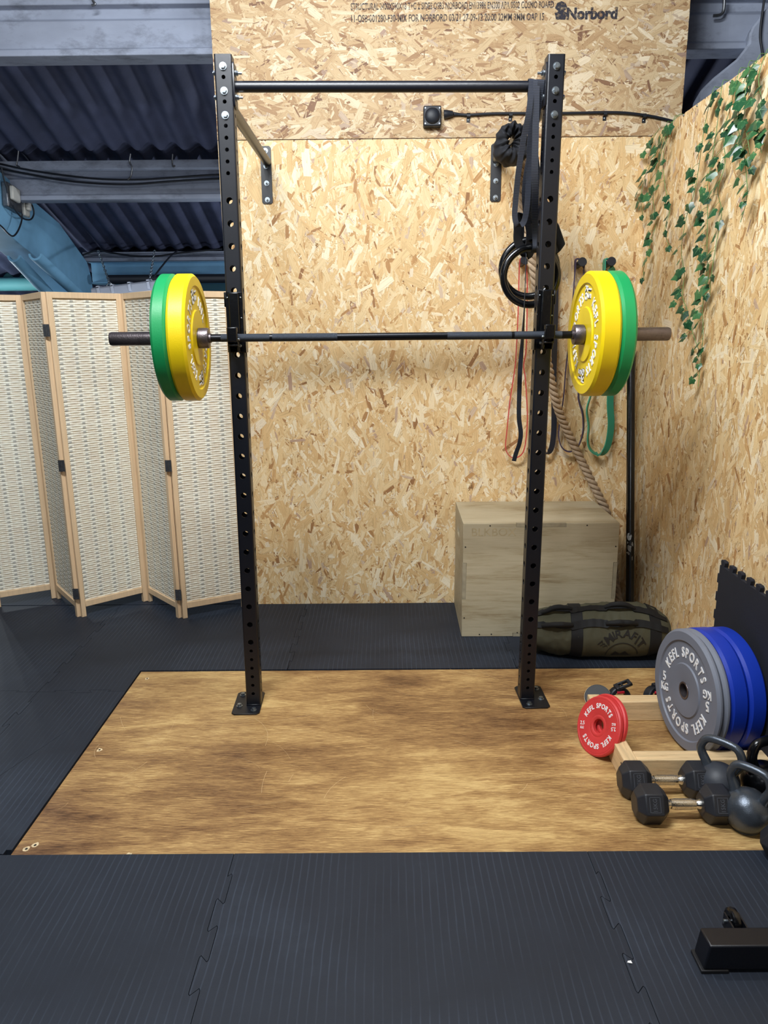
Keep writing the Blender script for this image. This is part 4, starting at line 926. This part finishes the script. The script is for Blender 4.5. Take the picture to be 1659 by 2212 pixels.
for t0, t1 in ((.62, .55), (1.25, 1.12)):
    mb = MB(); n = 70; vs = []
    for k in range(n+1):
        u = -.93+1.80*k/n; t = t0+(t1-t0)*k/n+.05*sin(k*.25)
        lift = .0055
        for c0 in (-.55, .25):
            s = (u-c0)/.2
            if abs(s) < 1: lift += .016*(1-s*s)
        for dt, off in ((-.14, -.001), (-.135, .0018), (.135, .0018), (.14, -.001)): vs.append(sbag(u, t+dt*(.55 if lift > .01 else 1), off+lift))
    mb.add(vs, [(k*4+i, (k+1)*4+i, (k+1)*4+i+1, k*4+i+1) for k in range(n) for i in range(3)]); mb.build('handle_strap', 'bagweb', root, flip=False)
    for c0 in (-.55, .25):
        mb = MB(); mb.tube([sbag(c0+.19*(2*k/16-1), t0+(t1-t0)*(.5+c0/2), .010+.020*(1-(2*k/16-1)**2)) for k in range(17)], [.009+.004*(1-(2*k/16-1)**2) for k in range(17)], 10); mb.build('grip', 'bagweb', root)
# lettering and ring emblem mapped onto the front of the bag
mb = MB(); tmp = MB(); arc_text(tmp, 'MIRAFIT', .088, pi/2-.10, .052, Matrix.Identity(4), .0002, .0010, sp=.6)
k1 = MB(); n = 40
vs = [(r*cos(pi*k/n), r*sin(pi*k/n), 0) for k in range(n+1) for r in (.070, .074)]; k1.add(vs, [(2*k, 2*k+1, 2*k+3, 2*k+2) for k in range(n)])
k1.prism([(-.050, .0), (-.030, .026), (-.010, .008), (.012, .028), (.034, .004), (.048, .0)], 0, .0004)
A0 = radians(146)
for q in range(3):
    r0 = .092+.013*q; k1.add([(r*cos(A0+a), r*sin(A0+a), 0) for r, a in ((r0, -.10), (r0+.004, -.10), (r0+.014, .10), (r0+.010, .10))], [(0, 1, 2, 3)])
    k1.add([(r*cos(A0+a), r*sin(A0+a), 0) for r, a in ((r0, -.10), (r0+.004, -.10), (r0-.004, -.02), (r0-.008, -.02))], [(0, 1, 2, 3)])
for g in (tmp, k1):
    vs = [sbag(.28+p[0]/(SLn*1.06), -.62+p[1]/.125, .0022+p[2]) for p in g.v]; mb.add(vs, g.f)
mb.build('printed_logo', 'ink', root, flip=False)
# ------------------------------------------------------------------ timber plate holder
TX0, TH = .798, .088
root = thing('timber_plate_holder', 'low pine timber frame on the platform holding the upright grey and blue plates', 'plate holder', TL(1.05, 2.5, 0))
mb = MB(); mb.box((TX0+.048, 2.280, .0006), (XR-.006, 2.338, TH-.002)); mb.build('front_rail', 'timber', root, bevel=.003)
mb = MB(); mb.box((TX0+.048, 2.692, .0006), (XR-.006, 2.750, TH-.004)); mb.build('rear_rail', 'timber', root, bevel=.003)
mb = MB(); mb.box((TX0, 2.279, .0006), (TX0+.0475, 2.751, TH)); mb.build('side_rail', 'timber_y', root, bevel=.003)
for z in (.022, .062):
    mb = MB(); mb.cyl((TX0-.0001, 2.30, z), (TX0-.0009, 2.30, z), .0045, 10); mb.build('screw', 'ink', root)
# plates standing in it
def axT(c, n, spin=0):
    n = Vector(n).normalized(); up = Vector((0, 0, 1)); x = up.cross(n).normalized(); y = n.cross(x)
    return Matrix(((x.x, y.x, n.x, c[0]), (x.y, y.y, n.y, c[1]), (x.z, y.z, n.z, c[2]), (0, 0, 0, 1))) @ Matrix.Rotation(spin, 4, 'Z')
nn = Vector((-1, -.135, .015)).normalized(); c0 = Vector((1.078, 2.508, .2265))
bumper('weight_plate', 'front grey rubber plate of the pair, lettered face turned to the camera', 'weight plate', axT(c0, nn), 'grey', .024, words='KEFL SPORTS', kg='5', group='grey plates in the timber holder', rot=radians(13))
bumper('weight_plate', 'second grey rubber plate, tucked behind the lettered grey one', 'weight plate', axT(c0-nn*.0262, nn), 'grey', .024, group='grey plates in the timber holder', rot=.4)
nb = Vector((-1, -.10, .035)).normalized()
bumper('weight_plate', 'blue rubber plate between the grey plates and the other blue one', 'weight plate', axT(c0-nn*.0530+Vector((0, .004, .0)), nn), 'blue', .063, group='blue plates in the timber holder')
bumper('weight_plate', 'blue rubber plate nearest the right wall', 'weight plate', axT(c0-nn*.1190+Vector((0, .0, .0)), nn), 'blue', .063, group='blue plates in the timber holder')
# small red plates leaning on the side rail
nr = Vector((-.83, -.35, .36)).normalized(); rr = .1085; 
def lowz(n, r): return r*sqrt(max(0, 1-n.z**2))
cr = at(1291, 1568, Z=lowz(nr, rr)+.001); cr = Vector((cr.x-.0, cr.y, lowz(nr, rr)+.001))
def red(label, c, n, words):
    T = axT(c, n, radians(24)); t = thing('change_plate', label, 'weight plate', T, 'small red plates leaning on the timber')
    mb = MB(T); th = .019; mb.lathe([(.0255, -.003), (.030, 0), (.036, 0), (.040, -.0015), (.044, 0), (.097, 0), (.098, -.0008), (.099, 0), (.104, 0), (rr, -.004), (rr, -th+.004), (.104, -th), (.030, -th), (.0255, -th+.003)], n=80, close=True); mb.build('rubber_disc', 'red', t)
    if words:
        for a in (0, pi):
            mb = MB(T); arc_text(mb, 'KEFL SPORTS', .064, pi/2, .025, Matrix.Rotation(a, 4, 'Z') @ TL(0, 0, .0006), .0008, .0006, sp=.9, xs=.9); mb.build('lettering', 'white', t, flip=False)
            TT = Matrix.Rotation(a, 4, 'Z') @ TL(-.078, 0, .0006); mb = MB(T); flat_text(mb, '2.5', .019, TT @ TL(0, .008, 0), .0006, .0002); flat_text(mb, 'KG', .013, TT @ TL(0, -.009, 0), .0006, .0002); mb.build('weight_number', 'white', t, flip=False)
red('front small red plate, lettered face turned to the camera', cr, nr, True)
nr2 = Vector((-.85, -.33, .33)).normalized()
c2 = cr-nr*.0215+Vector((.006, .006, 0)); c2.z = lowz(nr2, rr)+.001
red('rear small red plate, tucked behind the lettered red one', c2, nr2, False)
# lock collars and grip disc behind the rear rail
def clamp(label, px, py, rz, up):
    p = at(px, py, Y=2.80); T = TL(p.x, 2.80, .0) @ Matrix.Rotation(rz, 4, 'Z'); t = thing('lock_collar', label, 'collar', T, 'lock collars behind the timber')
    mb = MB(T @ TL(0, 0, .048) @ Matrix.Rotation(pi/2-.25, 4, 'X')); mb.lathe([(.027, -.018), (.040, -.018), (.044, -.014), (.044, .014), (.040, .018), (.027, .018)], n=36, close=True); mb.build('collar_body', 'plastic', t)
    mb = MB(T @ TL(0.0, -.004, .050) @ Matrix.Rotation(-up, 4, 'Y'))
    mb.box((.0, -.020, .040), (.062, -.012, .054)); mb.box((.0, .012, .040), (.062, .020, .054)); mb.box((.048, -.020, .040), (.062, .020, .054)); mb.box((-.006, -.020, .030), (.012, .020, .054)); mb.box((.020, -.013, .041), (.028, .013, .052)); mb.build('lever', 'plastic', t, bevel=.003)
    mb = MB(T @ TL(0, 0, .05)); mb.box((-.020, -.027, .026), (.010, -.019, .036)); mb.build('release_tab', 'redplastic', t, bevel=.002)
    mb = MB(T @ TL(0, 0, 0)); mb.box((.038, -.02, .006), (.072, .012, .045)); mb.box((-.062, -.016, .004), (-.030, .014, .040)); mb.build('foot', 'plastic', t, bevel=.004)
clamp('black lock collar with a raised lever and red tab behind the rear timber rail', 1338, 1500, .1, .35)
clamp('black lock collar half hidden behind the grey lettered plate', 1412, 1500, .5, -.1)
p = at(1287, 1514, Y=2.79); T = axT((p.x+.008, 2.792, .055), (-.25, -.75, .8)); t = thing('rubber_disc', 'small dark rubber disc with a pale rim behind the rear timber rail', 'disc', T)
mb = MB(T); mb.lathe([(0.0001, 0), (.050, 0), (.052, -.002), (.052, -.005), (.0001, -.005)], n=40); mb.build('pad', 'rubber', t); mb = MB(T); mb.lathe([(.0525, -.0045), (.0535, -.006), (.0535, -.008), (.0001, -.008)], n=40); mb.build('pale_backing', 'reed', t)

# ------------------------------------------------------------------ hex dumbbells
def dumbbell(label, c, rz, txt=True, L0=.305, R=.0625, HL=.098):
    T = TL(*c) @ Matrix.Rotation(rz, 4, 'Z'); t = thing('hex_dumbbell', label, 'dumbbell', T, 'hex dumbbells on the platform'); zc = R*cos(pi/6)
    T1 = T @ TL(0, 0, zc)
    for s in (-1, 1):
        mb = MB(T1); xs = [(-HL/2, .62), (-HL/2+.022, 1.), (HL/2-.022, 1.), (HL/2, .62)]; vs = []
        for x, k in xs:
            for q in range(6): a = pi/6+q*pi/3+pi/6; vs.append((s*(L0/2-HL/2)+x, R*k*cos(a), R*k*sin(a)))
        fs = [tuple(range(5, -1, -1)), tuple(range(18, 24))]+[(i*6+k, i*6+(k+1) % 6, (i+1)*6+(k+1) % 6, (i+1)*6+k) for i in range(3) for k in range(6)]
        mb.add(vs, fs); hd = mb.build('head', 'hexrubber', t, bevel=.003)
        # recessed-looking label plate on the camera-facing flat
        a = -pi/6+0.0; dist = R*cos(pi/6)
        for fa in (-pi/6-pi/2+pi/3,):
            pass
        nrm = Vector((0, -cos(-pi/6), sin(pi/6)))
        F = T1 @ TL(s*(L0/2-HL/2), -dist*cos(pi/6), dist*sin(pi/6)*1.0) @ Matrix.Rotation(pi/2-pi/6, 4, 'X')
        mb = MB(); w, hgt, e = .017, .023, .002
        for lo, hi in (((-w, -hgt, 0), (-w+e, hgt, .0012)), ((w-e, -hgt, 0), (w, hgt, .0012)), ((-w, -hgt, 0), (w, -hgt+e, .0012)), ((-w, hgt-e, 0), (w, hgt, .0012))): mb.box(lo, hi, T=F)
        if txt: flat_text(mb, '15KG', .017, F @ TL(0, 0, .0004) @ Matrix.Rotation(pi/2, 4, 'Z'), .0006, .0003)
        mb.build('weight_mark', 'mark', hd)
    mb = MB(T1 @ ZX); g = L0/2-HL; pr = [(.0001, -g-.004), (.0165, -g-.004), (.0165, -g+.004), (.0135, -g+.010), (.0125, -g+.018), (.0150, -.038), (.0162, -.026), (.0162, .026), (.0150, .038), (.0125, g-.018), (.0135, g-.010), (.0165, g-.004), (.0165, g+.004), (.0001, g+.004)]
    mb.lathe(pr, n=32); mb.build('handle', 'chrome', t)
    mb = MB(T1)
    for k in range(40):
        a = 2*pi*k/40
        for q in range(12):
            x = -.026+.052*q/11; mb.box((x-.0012, -.0006, .0158), (x+.0012, .0006, .0169), T=Matrix.Rotation(a+q*.08, 4, 'X'))
    kn = mb.build('knurling', 'chrome', t); kn['kind'] = 'stuff'
dumbbell('black hex dumbbell with chrome handle, nearer of the pair to the camera', (.926, 2.082, .0), -.02)
dumbbell('black hex dumbbell with chrome handle, rear of the pair against the timber', (.918, 2.212, .0), -.01)

# ------------------------------------------------------------------ kettlebells
def kettlebell(label, c, rz, r, m, hh, hw, tr=.0135, lean=0, mb_h=None):
    T = TL(*c) @ Matrix.Rotation(rz, 4, 'Z') @ Matrix.Rotation(lean, 4, 'Y'); t = thing('kettlebell', label, 'kettlebell', T, 'kettlebells beside the dumbbells')
    mb = MB(T); pr = [(.0001, 0)]+[(r*sin(a), r*.93-r*cos(a)) for a in [radians(x) for x in range(38, 181, 6)] if r*.93-r*cos(a) > 0]
    pr = [(.0001, .001), (r*.60, .001)]+[(max(.0001, r*sin(a)), r*.86-r*cos(a)*1.0) for a in [radians(x) for x in range(36, 181, 6)]]
    mb.lathe(pr, n=48); mb.build('body', m, t, smooth=60)
    mb = MB(T); zt = r*1.78; H = zt+hh; b = r*.62
    pts = smoothpath([(-b*.8, 0, r*1.25), (-b, 0, zt*.93), (-hw, 0, zt+hh*.42), (-hw*.82, 0, zt+hh*.86), (-hw*.4, 0, H), (hw*.4, 0, H), (hw*.82, 0, zt+hh*.86), (hw, 0, zt+hh*.42), (b, 0, zt*.93), (b*.8, 0, r*1.25)], 5); n = len(pts)
    mb.tube(pts, [tr*(1.0+.7*abs(2*i/(n-1)-1)**5) for i in range(n)], 16); mb.build('handle', mb_h or m, t, smooth=60)
kettlebell('grey cast iron kettlebell with textured finish, nearest the camera beside the dumbbell', (1.108, 2.040, 0), -.85, .070, 'iron', .078, .060)
kettlebell('kettlebell with a smooth dark vinyl body and bare iron handle, behind the textured one', (1.082, 2.188, 0), -.80, .068, 'kbvinyl', .085, .066, mb_h='iron')
kettlebell('shiny black kettlebell at the right edge in front of the blue plates', (1.232, 2.195, 0), .25, .068, 'gloss', .085, .055, tr=.016)
dumbbell('dark hex dumbbell at the right edge of the frame, end turned to the camera', (1.185, 1.955, 0), 1.10, txt=False, L0=.26, R=.070)

# ------------------------------------------------------------------ steel foot with wheel
root = thing('bench_foot', 'black square steel foot with a small wheel, entering at the lower right', 'equipment foot', TL(1.1, 1.53, .006))
mb = MB(); vs = []
for x, z0, z1 in ((.7685, .012, .080), (1.60, .012, .080)):
    pass
x0, x1, y0, y1, za, zb = .762, 1.29, 1.492, 1.551, .014, .082
vs = [(x0-.010, y0, za), (x0-.010, y1, za), (x0+.0, y1, zb), (x0+.0, y0, zb), (x1, y0, za), (x1, y1, za), (x1, y1, zb), (x1, y0, zb)]
mb.add(vs, [(0, 1, 2, 3), (4, 7, 6, 5), (0, 4, 5, 1), (3, 2, 6, 7), (0, 3, 7, 4), (1, 5, 6, 2)]); mb.build('beam', 'steel', root, bevel=.004)
mb = MB(); mb.box((x0-.016, y0-.003, .0052), (x0+.05, y1+.004, .0145)); mb.build('rubber_pad', 'rubber', root, bevel=.002)
wx, wy = .862, 1.592
mb = MB(T := TL(wx, wy, .062) @ Matrix.Rotation(pi/2, 4, 'Y')); mb.lathe([(.012, -.009), (.022, -.009), (.026, -.011), (.031, -.008), (.033, 0), (.031, .008), (.026, .011), (.022, .009), (.012, .009)], n=36, close=True); wl = mb.build('wheel', 'gloss', root)
mb = MB(); mb.cyl((wx-.024, wy, .062), (wx+.024, wy, .062), .0055, 12); mb.build('axle', 'zinc', wl)
mb = MB(); mb.box((wx-.019, 1.5515, .040), (wx-.015, wy+.012, .078)); mb.box((wx+.015, 1.5515, .040), (wx+.019, wy+.012, .078)); mb.build('wheel_bracket', 'steel', root)

# ------------------------------------------------------------------ foam puzzle mat leaning on the right wall
c_ = [at(1549, 1232, X=1.288), at(1538, 1372, X=1.288)]
ytop, ztop = 2.800, .603; mb = MB(); YN = 1.95; pts = []
n1 = 8; Ht = .595
pts.append((ytop, .006)); k = 0
for i in range(n1):                       # far vertical edge, shallow teeth
    z0_ = .02+Ht*i/n1; p = Ht/n1
    pts += [(ytop, z0_), (ytop, z0_+p*.5), (ytop-.012, z0_+p*.47), (ytop-.012, z0_+p*1.0)]
ptsT = []; n2 = 12; Lt = ytop-.012-YN
for i in range(n2):
    y = ytop-.012-Lt*i/n2; p = Lt/n2
    ptsT += [(y-p*.16, ztop+.012), (y-p*.08, ztop+.030), (y-p*.14, ztop+.036), (y-p*.52, ztop+.036), (y-p*.58, ztop+.030), (y-p*.50, ztop+.012)]
poly = pts+ptsT+[(YN, ztop+.012), (YN, .006)]
TT = Matrix(((0, 0, 1, 0), (1, 0, 0, 0), (0, 1, 0, 0), (0, 0, 0, 1)))
mb.prism(poly, 1.2935, 1.3085, TT); tag(mb.build('puzzle_mat', 'foam', bevel=.001, seg=1), 'dark foam puzzle mat with toothed edges standing against the right wall behind the blue plates', 'foam mat')
bm_obj = bpy.data.objects['puzzle_mat']

# ------------------------------------------------------------------ ivy
def ivy_leaf(mb, cols, p, nrm, up, s):
    nrm = Vector(nrm).normalized(); up = Vector(up); up = (up-nrm*up.dot(nrm)).normalized(); sd = up.cross(nrm)
    out = [(0, -.02), (.22, -.17), (.50, -.10), (.47, .12), (.60, .40), (.34, .56), (0, 1.0), (-.34, .56), (-.60, .40), (-.47, .12), (-.50, -.10), (-.22, -.17)]
    fold = random.uniform(.10, .35); curl = random.uniform(-.15, .3)
    vs = [p+(sd*(x*s*.95)+up*(y*s)+nrm*(-(abs(x))*s*fold-curl*s*y*y*.5)) for x, y in out]; c = p+up*.25*s+nrm*.03*s
    for tx, ty in ((0, .9), (.52, .36), (-.52, .36), (.42, -.06), (-.42, -.06)):
        bpt = p+nrm*.0006; tp = p+(sd*(tx*s*.95)+up*(ty*s)+nrm*(-(abs(tx))*s*fold-curl*s*ty*ty*.5+.0009)); w_ = (tp-bpt).cross(nrm).normalized()*.0007
        mb.add([bpt-w_, bpt+w_, tp], [(0, 1, 2)], 1); cols.append(0)
    k = len(mb.v); mb.add([c]+vs, [(0, 1+i, 1+(i+1) % 12) for i in range(12)]); t = random.random(); cols += [t]*12
strands = [
 ('ivy strand nearest the corner, over the cable end', [(1458, 262), (1448, 285), (1440, 330), (1424, 380), (1418, 430), (1416, 480), (1408, 530), (1402, 580), (1402, 606)], 16, 20),
 ('short ivy strand hanging across the corner onto the back board', [(1418, 292), (1400, 320), (1384, 350), (1376, 390), (1370, 430), (1364, 470)], 15, 20),
 ('ivy strand second from the corner with a long bare tip', [(1452, 268), (1446, 330), (1446, 400), (1450, 450), (1448, 500), (1452, 545)], 10, 17),
 ('dense short ivy strand beside the corner', [(1436, 280), (1420, 330), (1404, 380), (1396, 430), (1392, 470)], 13, 22),
 ('long thin ivy strand in the middle, its lower half reaching almost to bar height', [(1536, 206), (1532, 270), (1522, 340), (1506, 410), (1496, 470), (1484, 540), (1478, 590), (1486, 640), (1498, 670), (1508, 720), (1516, 770)], 22, 22),
 ('longest ivy strand, its tip reaching lowest on the side wall', [(1556, 192), (1554, 260), (1548, 330), (1540, 400), (1540, 470), (1534, 540), (1530, 600), (1522, 660), (1518, 720), (1516, 780), (1519, 835)], 30, 22),
 ('ivy strand just right of the longest one', [(1592, 166), (1588, 230), (1578, 290), (1574, 350), (1566, 410), (1562, 460), (1552, 530), (1548, 590), (1536, 640)], 20, 22),
 ('ivy strand second from the right edge', [(1612, 152), (1606, 220), (1612, 280), (1622, 330), (1628, 390), (1630, 430), (1616, 480)], 12, 22),
 ('thick leafy ivy strand near the right edge', [(1634, 130), (1628, 190), (1620, 240), (1608, 262), (1626, 290), (1632, 330), (1630, 370)], 18, 27),
 ('ivy strand cut by the right edge of the frame', [(1652, 112), (1650, 170), (1656, 230), (1648, 290), (1657, 330)], 14, 27),
]
for lab, pts, nl, spx in strands:
    P = [at(x, y, X=XR-.018) for x, y in pts]
    for i, p in enumerate(P):
        p.x = XR-.016-random.uniform(.0, .03)
    top = P[0].copy(); top.x = XR+.004; top.z = 2.432; P = [Vector((XR+.03, top.y, 2.428)), top, Vector((XR-.012, top.y, 2.42))]+P[1:]
    SP = smoothpath(P, 6); root = thing('ivy_vine', lab.replace('ivy strand', 'artificial ivy strand').replace('short ivy', 'short ivy')+'', 'ivy', TL(*SP[-1]), 'artificial ivy strands over the side wall')
    mb = MB(); mb.tube(SP, .0013, 5); ml = MB(); cols = []; n = len(SP)
    nl2 = int(nl*1.15)
    for q in range(nl2):
        i = int(13+(n-15)*(q+random.random()*.6)/nl2); i = min(i, n-2); b = SP[i]; an = random.choice((-1, 1))*random.uniform(.3, 1.3)
        s = random.uniform(.030, .046)*(1.15 if spx > 25 else 1)*(1 if i < n*.85 else .72)
        d = Vector((-random.uniform(.2, .8), sin(an)*.9, -cos(an)*.5-.1)).normalized()
        ln = random.uniform(.018, .042); e = b+d*ln; mb.tube([b, b+d*ln*.5+Vector((0, 0, .004)), e], .0008, 4)
        e.x = min(e.x, XR-.008)
        ivy_leaf(ml, cols, e, (-1, random.uniform(-.9, .35), random.uniform(-.1, .8)), (random.uniform(-.3, .1), d.y*.8, -1+random.uniform(-.1, .5)), s)
    mb.build('stem', 'stem', root)
    o = ml.build('leaves', ['leaf', 'vein'], root, flip=False, smooth=20); at_ = o.data.attributes.new('flake', 'FLOAT_COLOR', 'FACE'); at_.data.foreach_set('color', np.array([(c, 0, 0, 1) for c in cols], dtype=np.float32).ravel())
# board screws along the top of the side wall
for px, py in ((1478, 243), (1507, 222), (1580, 168), (1545, 196)):
    p = at(px, py, X=XR-.002); mb = MB(); mb.ball((XR-.003, p.y, 2.412), .005, 10, 6); tag(mb.build('board_screw', 'zinc'), 'silver screw head on the top edge of the side wall board', 'screw', 'screws along the side wall')

# ------------------------------------------------------------------ sockets, cables and fixture at the left
def sock(label, px, py, w, hgt):
    p = at(px, py, X=XB+.012); t = thing('plug_socket', label, 'socket', TL(XB+.003, p.y, p.z), 'plug sockets on the rafter'); sx = .0
    T = TL(XB+.003, p.y, p.z) @ Matrix.Rotation(-.12, 4, 'X')
    mb = MB(T); mb.box((0, -w/2, -hgt/2), (.045, w/2, hgt/2)); mb.build('box', 'socket' if w < .1 else 'hinge', t, bevel=.008)
    mb = MB(T); mb.box((.0455, -w*.42, -hgt*.18), (.075, w*.12, hgt*.38)); mb.build('plug', 'socket', t, bevel=.010)
    return p
s1 = sock('grey socket box with a pale plug, upper left on the blue rafter', 22, 428, .21, .17)
s2 = sock('small white socket just right of the grey socket box on the rafter', 49, 450, .085, .12)
def cable(label, pts, r=.007, grp='loose black cables under the roof'):
    P = smoothpath([at(x, y, Y=Y) if Y > 0 else at(x, y, X=-Y*-1) for x, y, Y in pts], 6); mb = MB(); mb.tube(P, r, 8); return tag(mb.build('loose_cable', 'plastic'), label, 'cable', grp)
cable('upper of the two black cables running along the second roof beam', [(-60, 340, 5.74), (0, 354, 5.74), (60, 367, 5.74), (140, 379, 5.74), (220, 387, 5.74), (300, 388, 5.74), (370, 384, 5.74), (480, 377, 5.74), (700, 372, 5.74)])
cable('lower of the two black cables running along the second roof beam', [(-60, 350, 5.75), (0, 364, 5.75), (60, 376, 5.75), (140, 390, 5.75), (220, 397, 5.75), (290, 398, 5.75), (370, 392, 5.75), (480, 386, 5.75), (700, 380, 5.75)], .0075)
def cableX(label, pts, r=.006, off=.07):
    P = smoothpath([at(x, y, X=XB+off) for x, y in pts], 6); mb = MB(); mb.tube(P, r, 8); return tag(mb.build('loose_cable', 'plastic'), label, 'cable', 'loose black cables under the roof')
cableX('black cable looping from the grey socket box back up to the rafter', [(28, 445), (36, 458), (50, 472), (66, 474), (73, 462), (70, 445), (60, 432)])
cableX('black cable drooping below the small white socket', [(48, 462), (46, 480), (38, 500), (28, 510), (16, 503), (4, 490), (-20, 470)])
cableX('black cable dropping from the roof onto the grey socket box', [(3, 362), (8, 385), (14, 405), (17, 418)])
cable('black cable sagging along the farthest roof beam', [(150, 545, 7.05), (172, 552, 7.05), (210, 541, 7.05), (240, 546, 7.05), (290, 553, 7.05), (340, 553, 7.05), (400, 545, 7.05), (480, 538, 7.05)], .008)
cable('black cable running down to the hanging light fixture', [(384, 541, 7.0), (366, 556, 6.6), (346, 580, 6.2), (330, 602, 5.62)], .007)
for lab, pts in (('bent wire hook hanging from the second roof beam, near the left end', [(40, 326), (38, 345), (36, 356), (42, 361)]), ('bent wire hook hanging from the second roof beam, in the middle', [(282, 332), (280, 350), (285, 362), (283, 380), (276, 388)]), ('bent wire hook hanging from the second roof beam, beside the rack upright', [(373, 333), (372, 350), (374, 360), (378, 357)])):
    P = smoothpath([at(x, y, Y=5.735) for x, y in pts], 5); mb = MB(); mb.tube(P, .006, 8); tag(mb.build('wire_hook', 'hinge'), lab, 'hook', 'wire hooks on the roof beam')
P = smoothpath([at(x, y, Y=4.33) for x, y in ((196, -14), (201, 2), (206, 9), (198, 12))], 5); mb = MB(); mb.tube(P, .006, 8); tag(mb.build('wire_hook', 'hinge'), 'bent wire hook on the nearest roof beam at the top edge, left side', 'hook', 'wire hooks on the roof beam')
P = smoothpath([at(x, y, Y=4.33) for x, y in ((1565, -10), (1563, 22), (1556, 32), (1541, 34))], 5); mb = MB(); mb.tube(P, .008, 8); tag(mb.build('wire_hook', 'hinge'), 'bent wire hook on the nearest roof beam at the upper right', 'hook', 'wire hooks on the roof beam')
# hanging batten fixture
p0 = at(205, 637, Y=5.6); p1 = at(372, 616, Y=5.6); root = thing('batten_light', 'grey hanging batten light fixture seen just above the folding screen', 'light fixture', TL(*((p0+p1)/2)))
d = (p1-p0).normalized(); T = Matrix(((d.x, 0, -d.z, p0.x), (0, 1, 0, p0.y), (d.z, 0, d.x, p0.z), (0, 0, 0, 1)))
Lf = (p1-p0).length
mb = MB(T); mb.prism([(-.07, -.035), (.07, -.035), (.075, -.03), (.06, .035), (.045, .045), (-.045, .045), (-.06, .035), (-.075, -.03)], 0, Lf, Matrix(((0, 0, 1, 0), (1, 0, 0, 0), (0, 1, 0, 0), (0, 0, 0, 1)))); mb.build('housing', 'lamp', root, bevel=.006)
for f in (.10, .28, .5, .74, .92):
    mb = MB(T); mb.box((Lf*f-.010, -.082, -.01), (Lf*f+.010, -.070, .045)); mb.box((Lf*f-.010, -.082, .035), (Lf*f+.010, .0, .052)); mb.build('clip', 'lamp', root, bevel=.002)
for (hx, hy), (cx_, cy_) in (((237, 618), (212, 541)), ((324, 610), (334, 541))):
    c = at(hx, hy, Y=5.6); mb = MB(); mb.tube([c+Vector((.020*cos(a), 0, .020*sin(a))) for a in [radians(x) for x in range(-80, 230, 18)]], .0045, 8); mb.build('hook', 'zinc', root)
    e = at(cx_, cy_, Y=5.9); nL = 17; a0 = c+Vector((0, 0, .02)); mb = MB()
    for k in range(nL):
        q = a0.lerp(e, (k+.5)/nL); dd = (e-a0).normalized(); ln = (e-a0).length/nL*.62; sd = frame(dd)[k % 2]
        mb.tube([q+dd*(ln*sin(a))+sd*(.008*cos(a)) for a in [2*pi*j/10 for j in range(10)]], .0028, 6, closed=True)
    mb.build('chain', 'zinc', root)
# stray scraps on the mats
p = at(1360, 2079, Z=.006); mb = MB(); mb.add([(p.x+a, p.y+b, .0062+c) for a, b, c in ((-.006, 0, 0), (-.001, -.004, .002), (.006, -.003, 0), (.004, .003, .003), (-.003, .004, .001))], [(0, 1, 2, 3, 4)]); tag(mb.build('paper_scrap', 'white', flip=False), 'tiny white paper scrap on the mat near the lower right seam', 'scrap')

# ------------------------------------------------------------------ light
sc = bpy.context.scene
sc.view_settings.view_transform = 'Standard'; sc.view_settings.look = 'None'; sc.view_settings.gamma = 1; sc.view_settings.use_curve_mapping = False; sc.view_settings.exposure = -.16
w = bpy.data.worlds.new('world'); sc.world = w; w.use_nodes = True; w.node_tree.nodes['Background'].inputs[0].default_value = (.5, .6, .8, 1); w.node_tree.nodes['Background'].inputs[1].default_value = .05
def area(name, loc, target, sx, sy, power, col=(1, 1, 1)):
    l = bpy.data.lights.new(name, 'AREA'); l.shape = 'RECTANGLE'; l.size = sx; l.size_y = sy; l.energy = power; l.color = col
    o = bpy.data.objects.new(name, l); C.objects.link(o); o.location = loc
    d = (Vector(target)-Vector(loc)).normalized(); z = -d; x = Vector((1, 0, 0)); y = z.cross(x).normalized(); x = y.cross(z)
    o.rotation_euler = Matrix((x, y, z)).transposed().to_euler(); return o
def tube_light(name, loc, L_, power, col, n=6):
    # row of point lights, radiates all round like a bare tube
    for i in range(n):
        l = bpy.data.lights.new(name, 'POINT'); l.energy = power/n; l.shadow_soft_size = .035; l.color = col
        o = bpy.data.objects.new(name, l); C.objects.link(o); o.location = (loc[0]+L_*((i+.5)/n-.5), loc[1], loc[2])
tube_light('lamp_over_rack', (-.1, 2.3, 2.86), 1.2, 98, (.93, .97, 1))
area('fill_front_overhead', (-.75, 1.0, 3.9), (0, 2.9, .6), 1.5, .25, 150, (.93, .97, 1))  # added fill, evens out the light down the back wall
area('fill_behind_camera', (-.9, -2.2, 3.2), (0, 3, 1.0), 1.5, .4, 30, (.90, .95, 1))  # added soft front fill, no lamp known there
tube_light('lamp_behind_board_wall', (.5, 6.35, 1.9), .8, 80, (.86, .92, 1), 3)
tube_light('fill_far_left', (-4.0, 6.8, 1.5), .8, 60, (.88, .96, 1), 3)  # unseen source added to brighten the teal beam
area('fill_behind_screen', (-1.5, 5.3, 1.35), (-1.5, 5.9, 2.6), .8, .15, 7, (.84, .92, 1))  # hidden source added to lift rafter, beam and roof
tube_light('fill_left_side', (-2.6, 3.0, 2.1), .5, 14, (.84, .91, 1), 3)  # unseen fill added to brighten the blue rafter
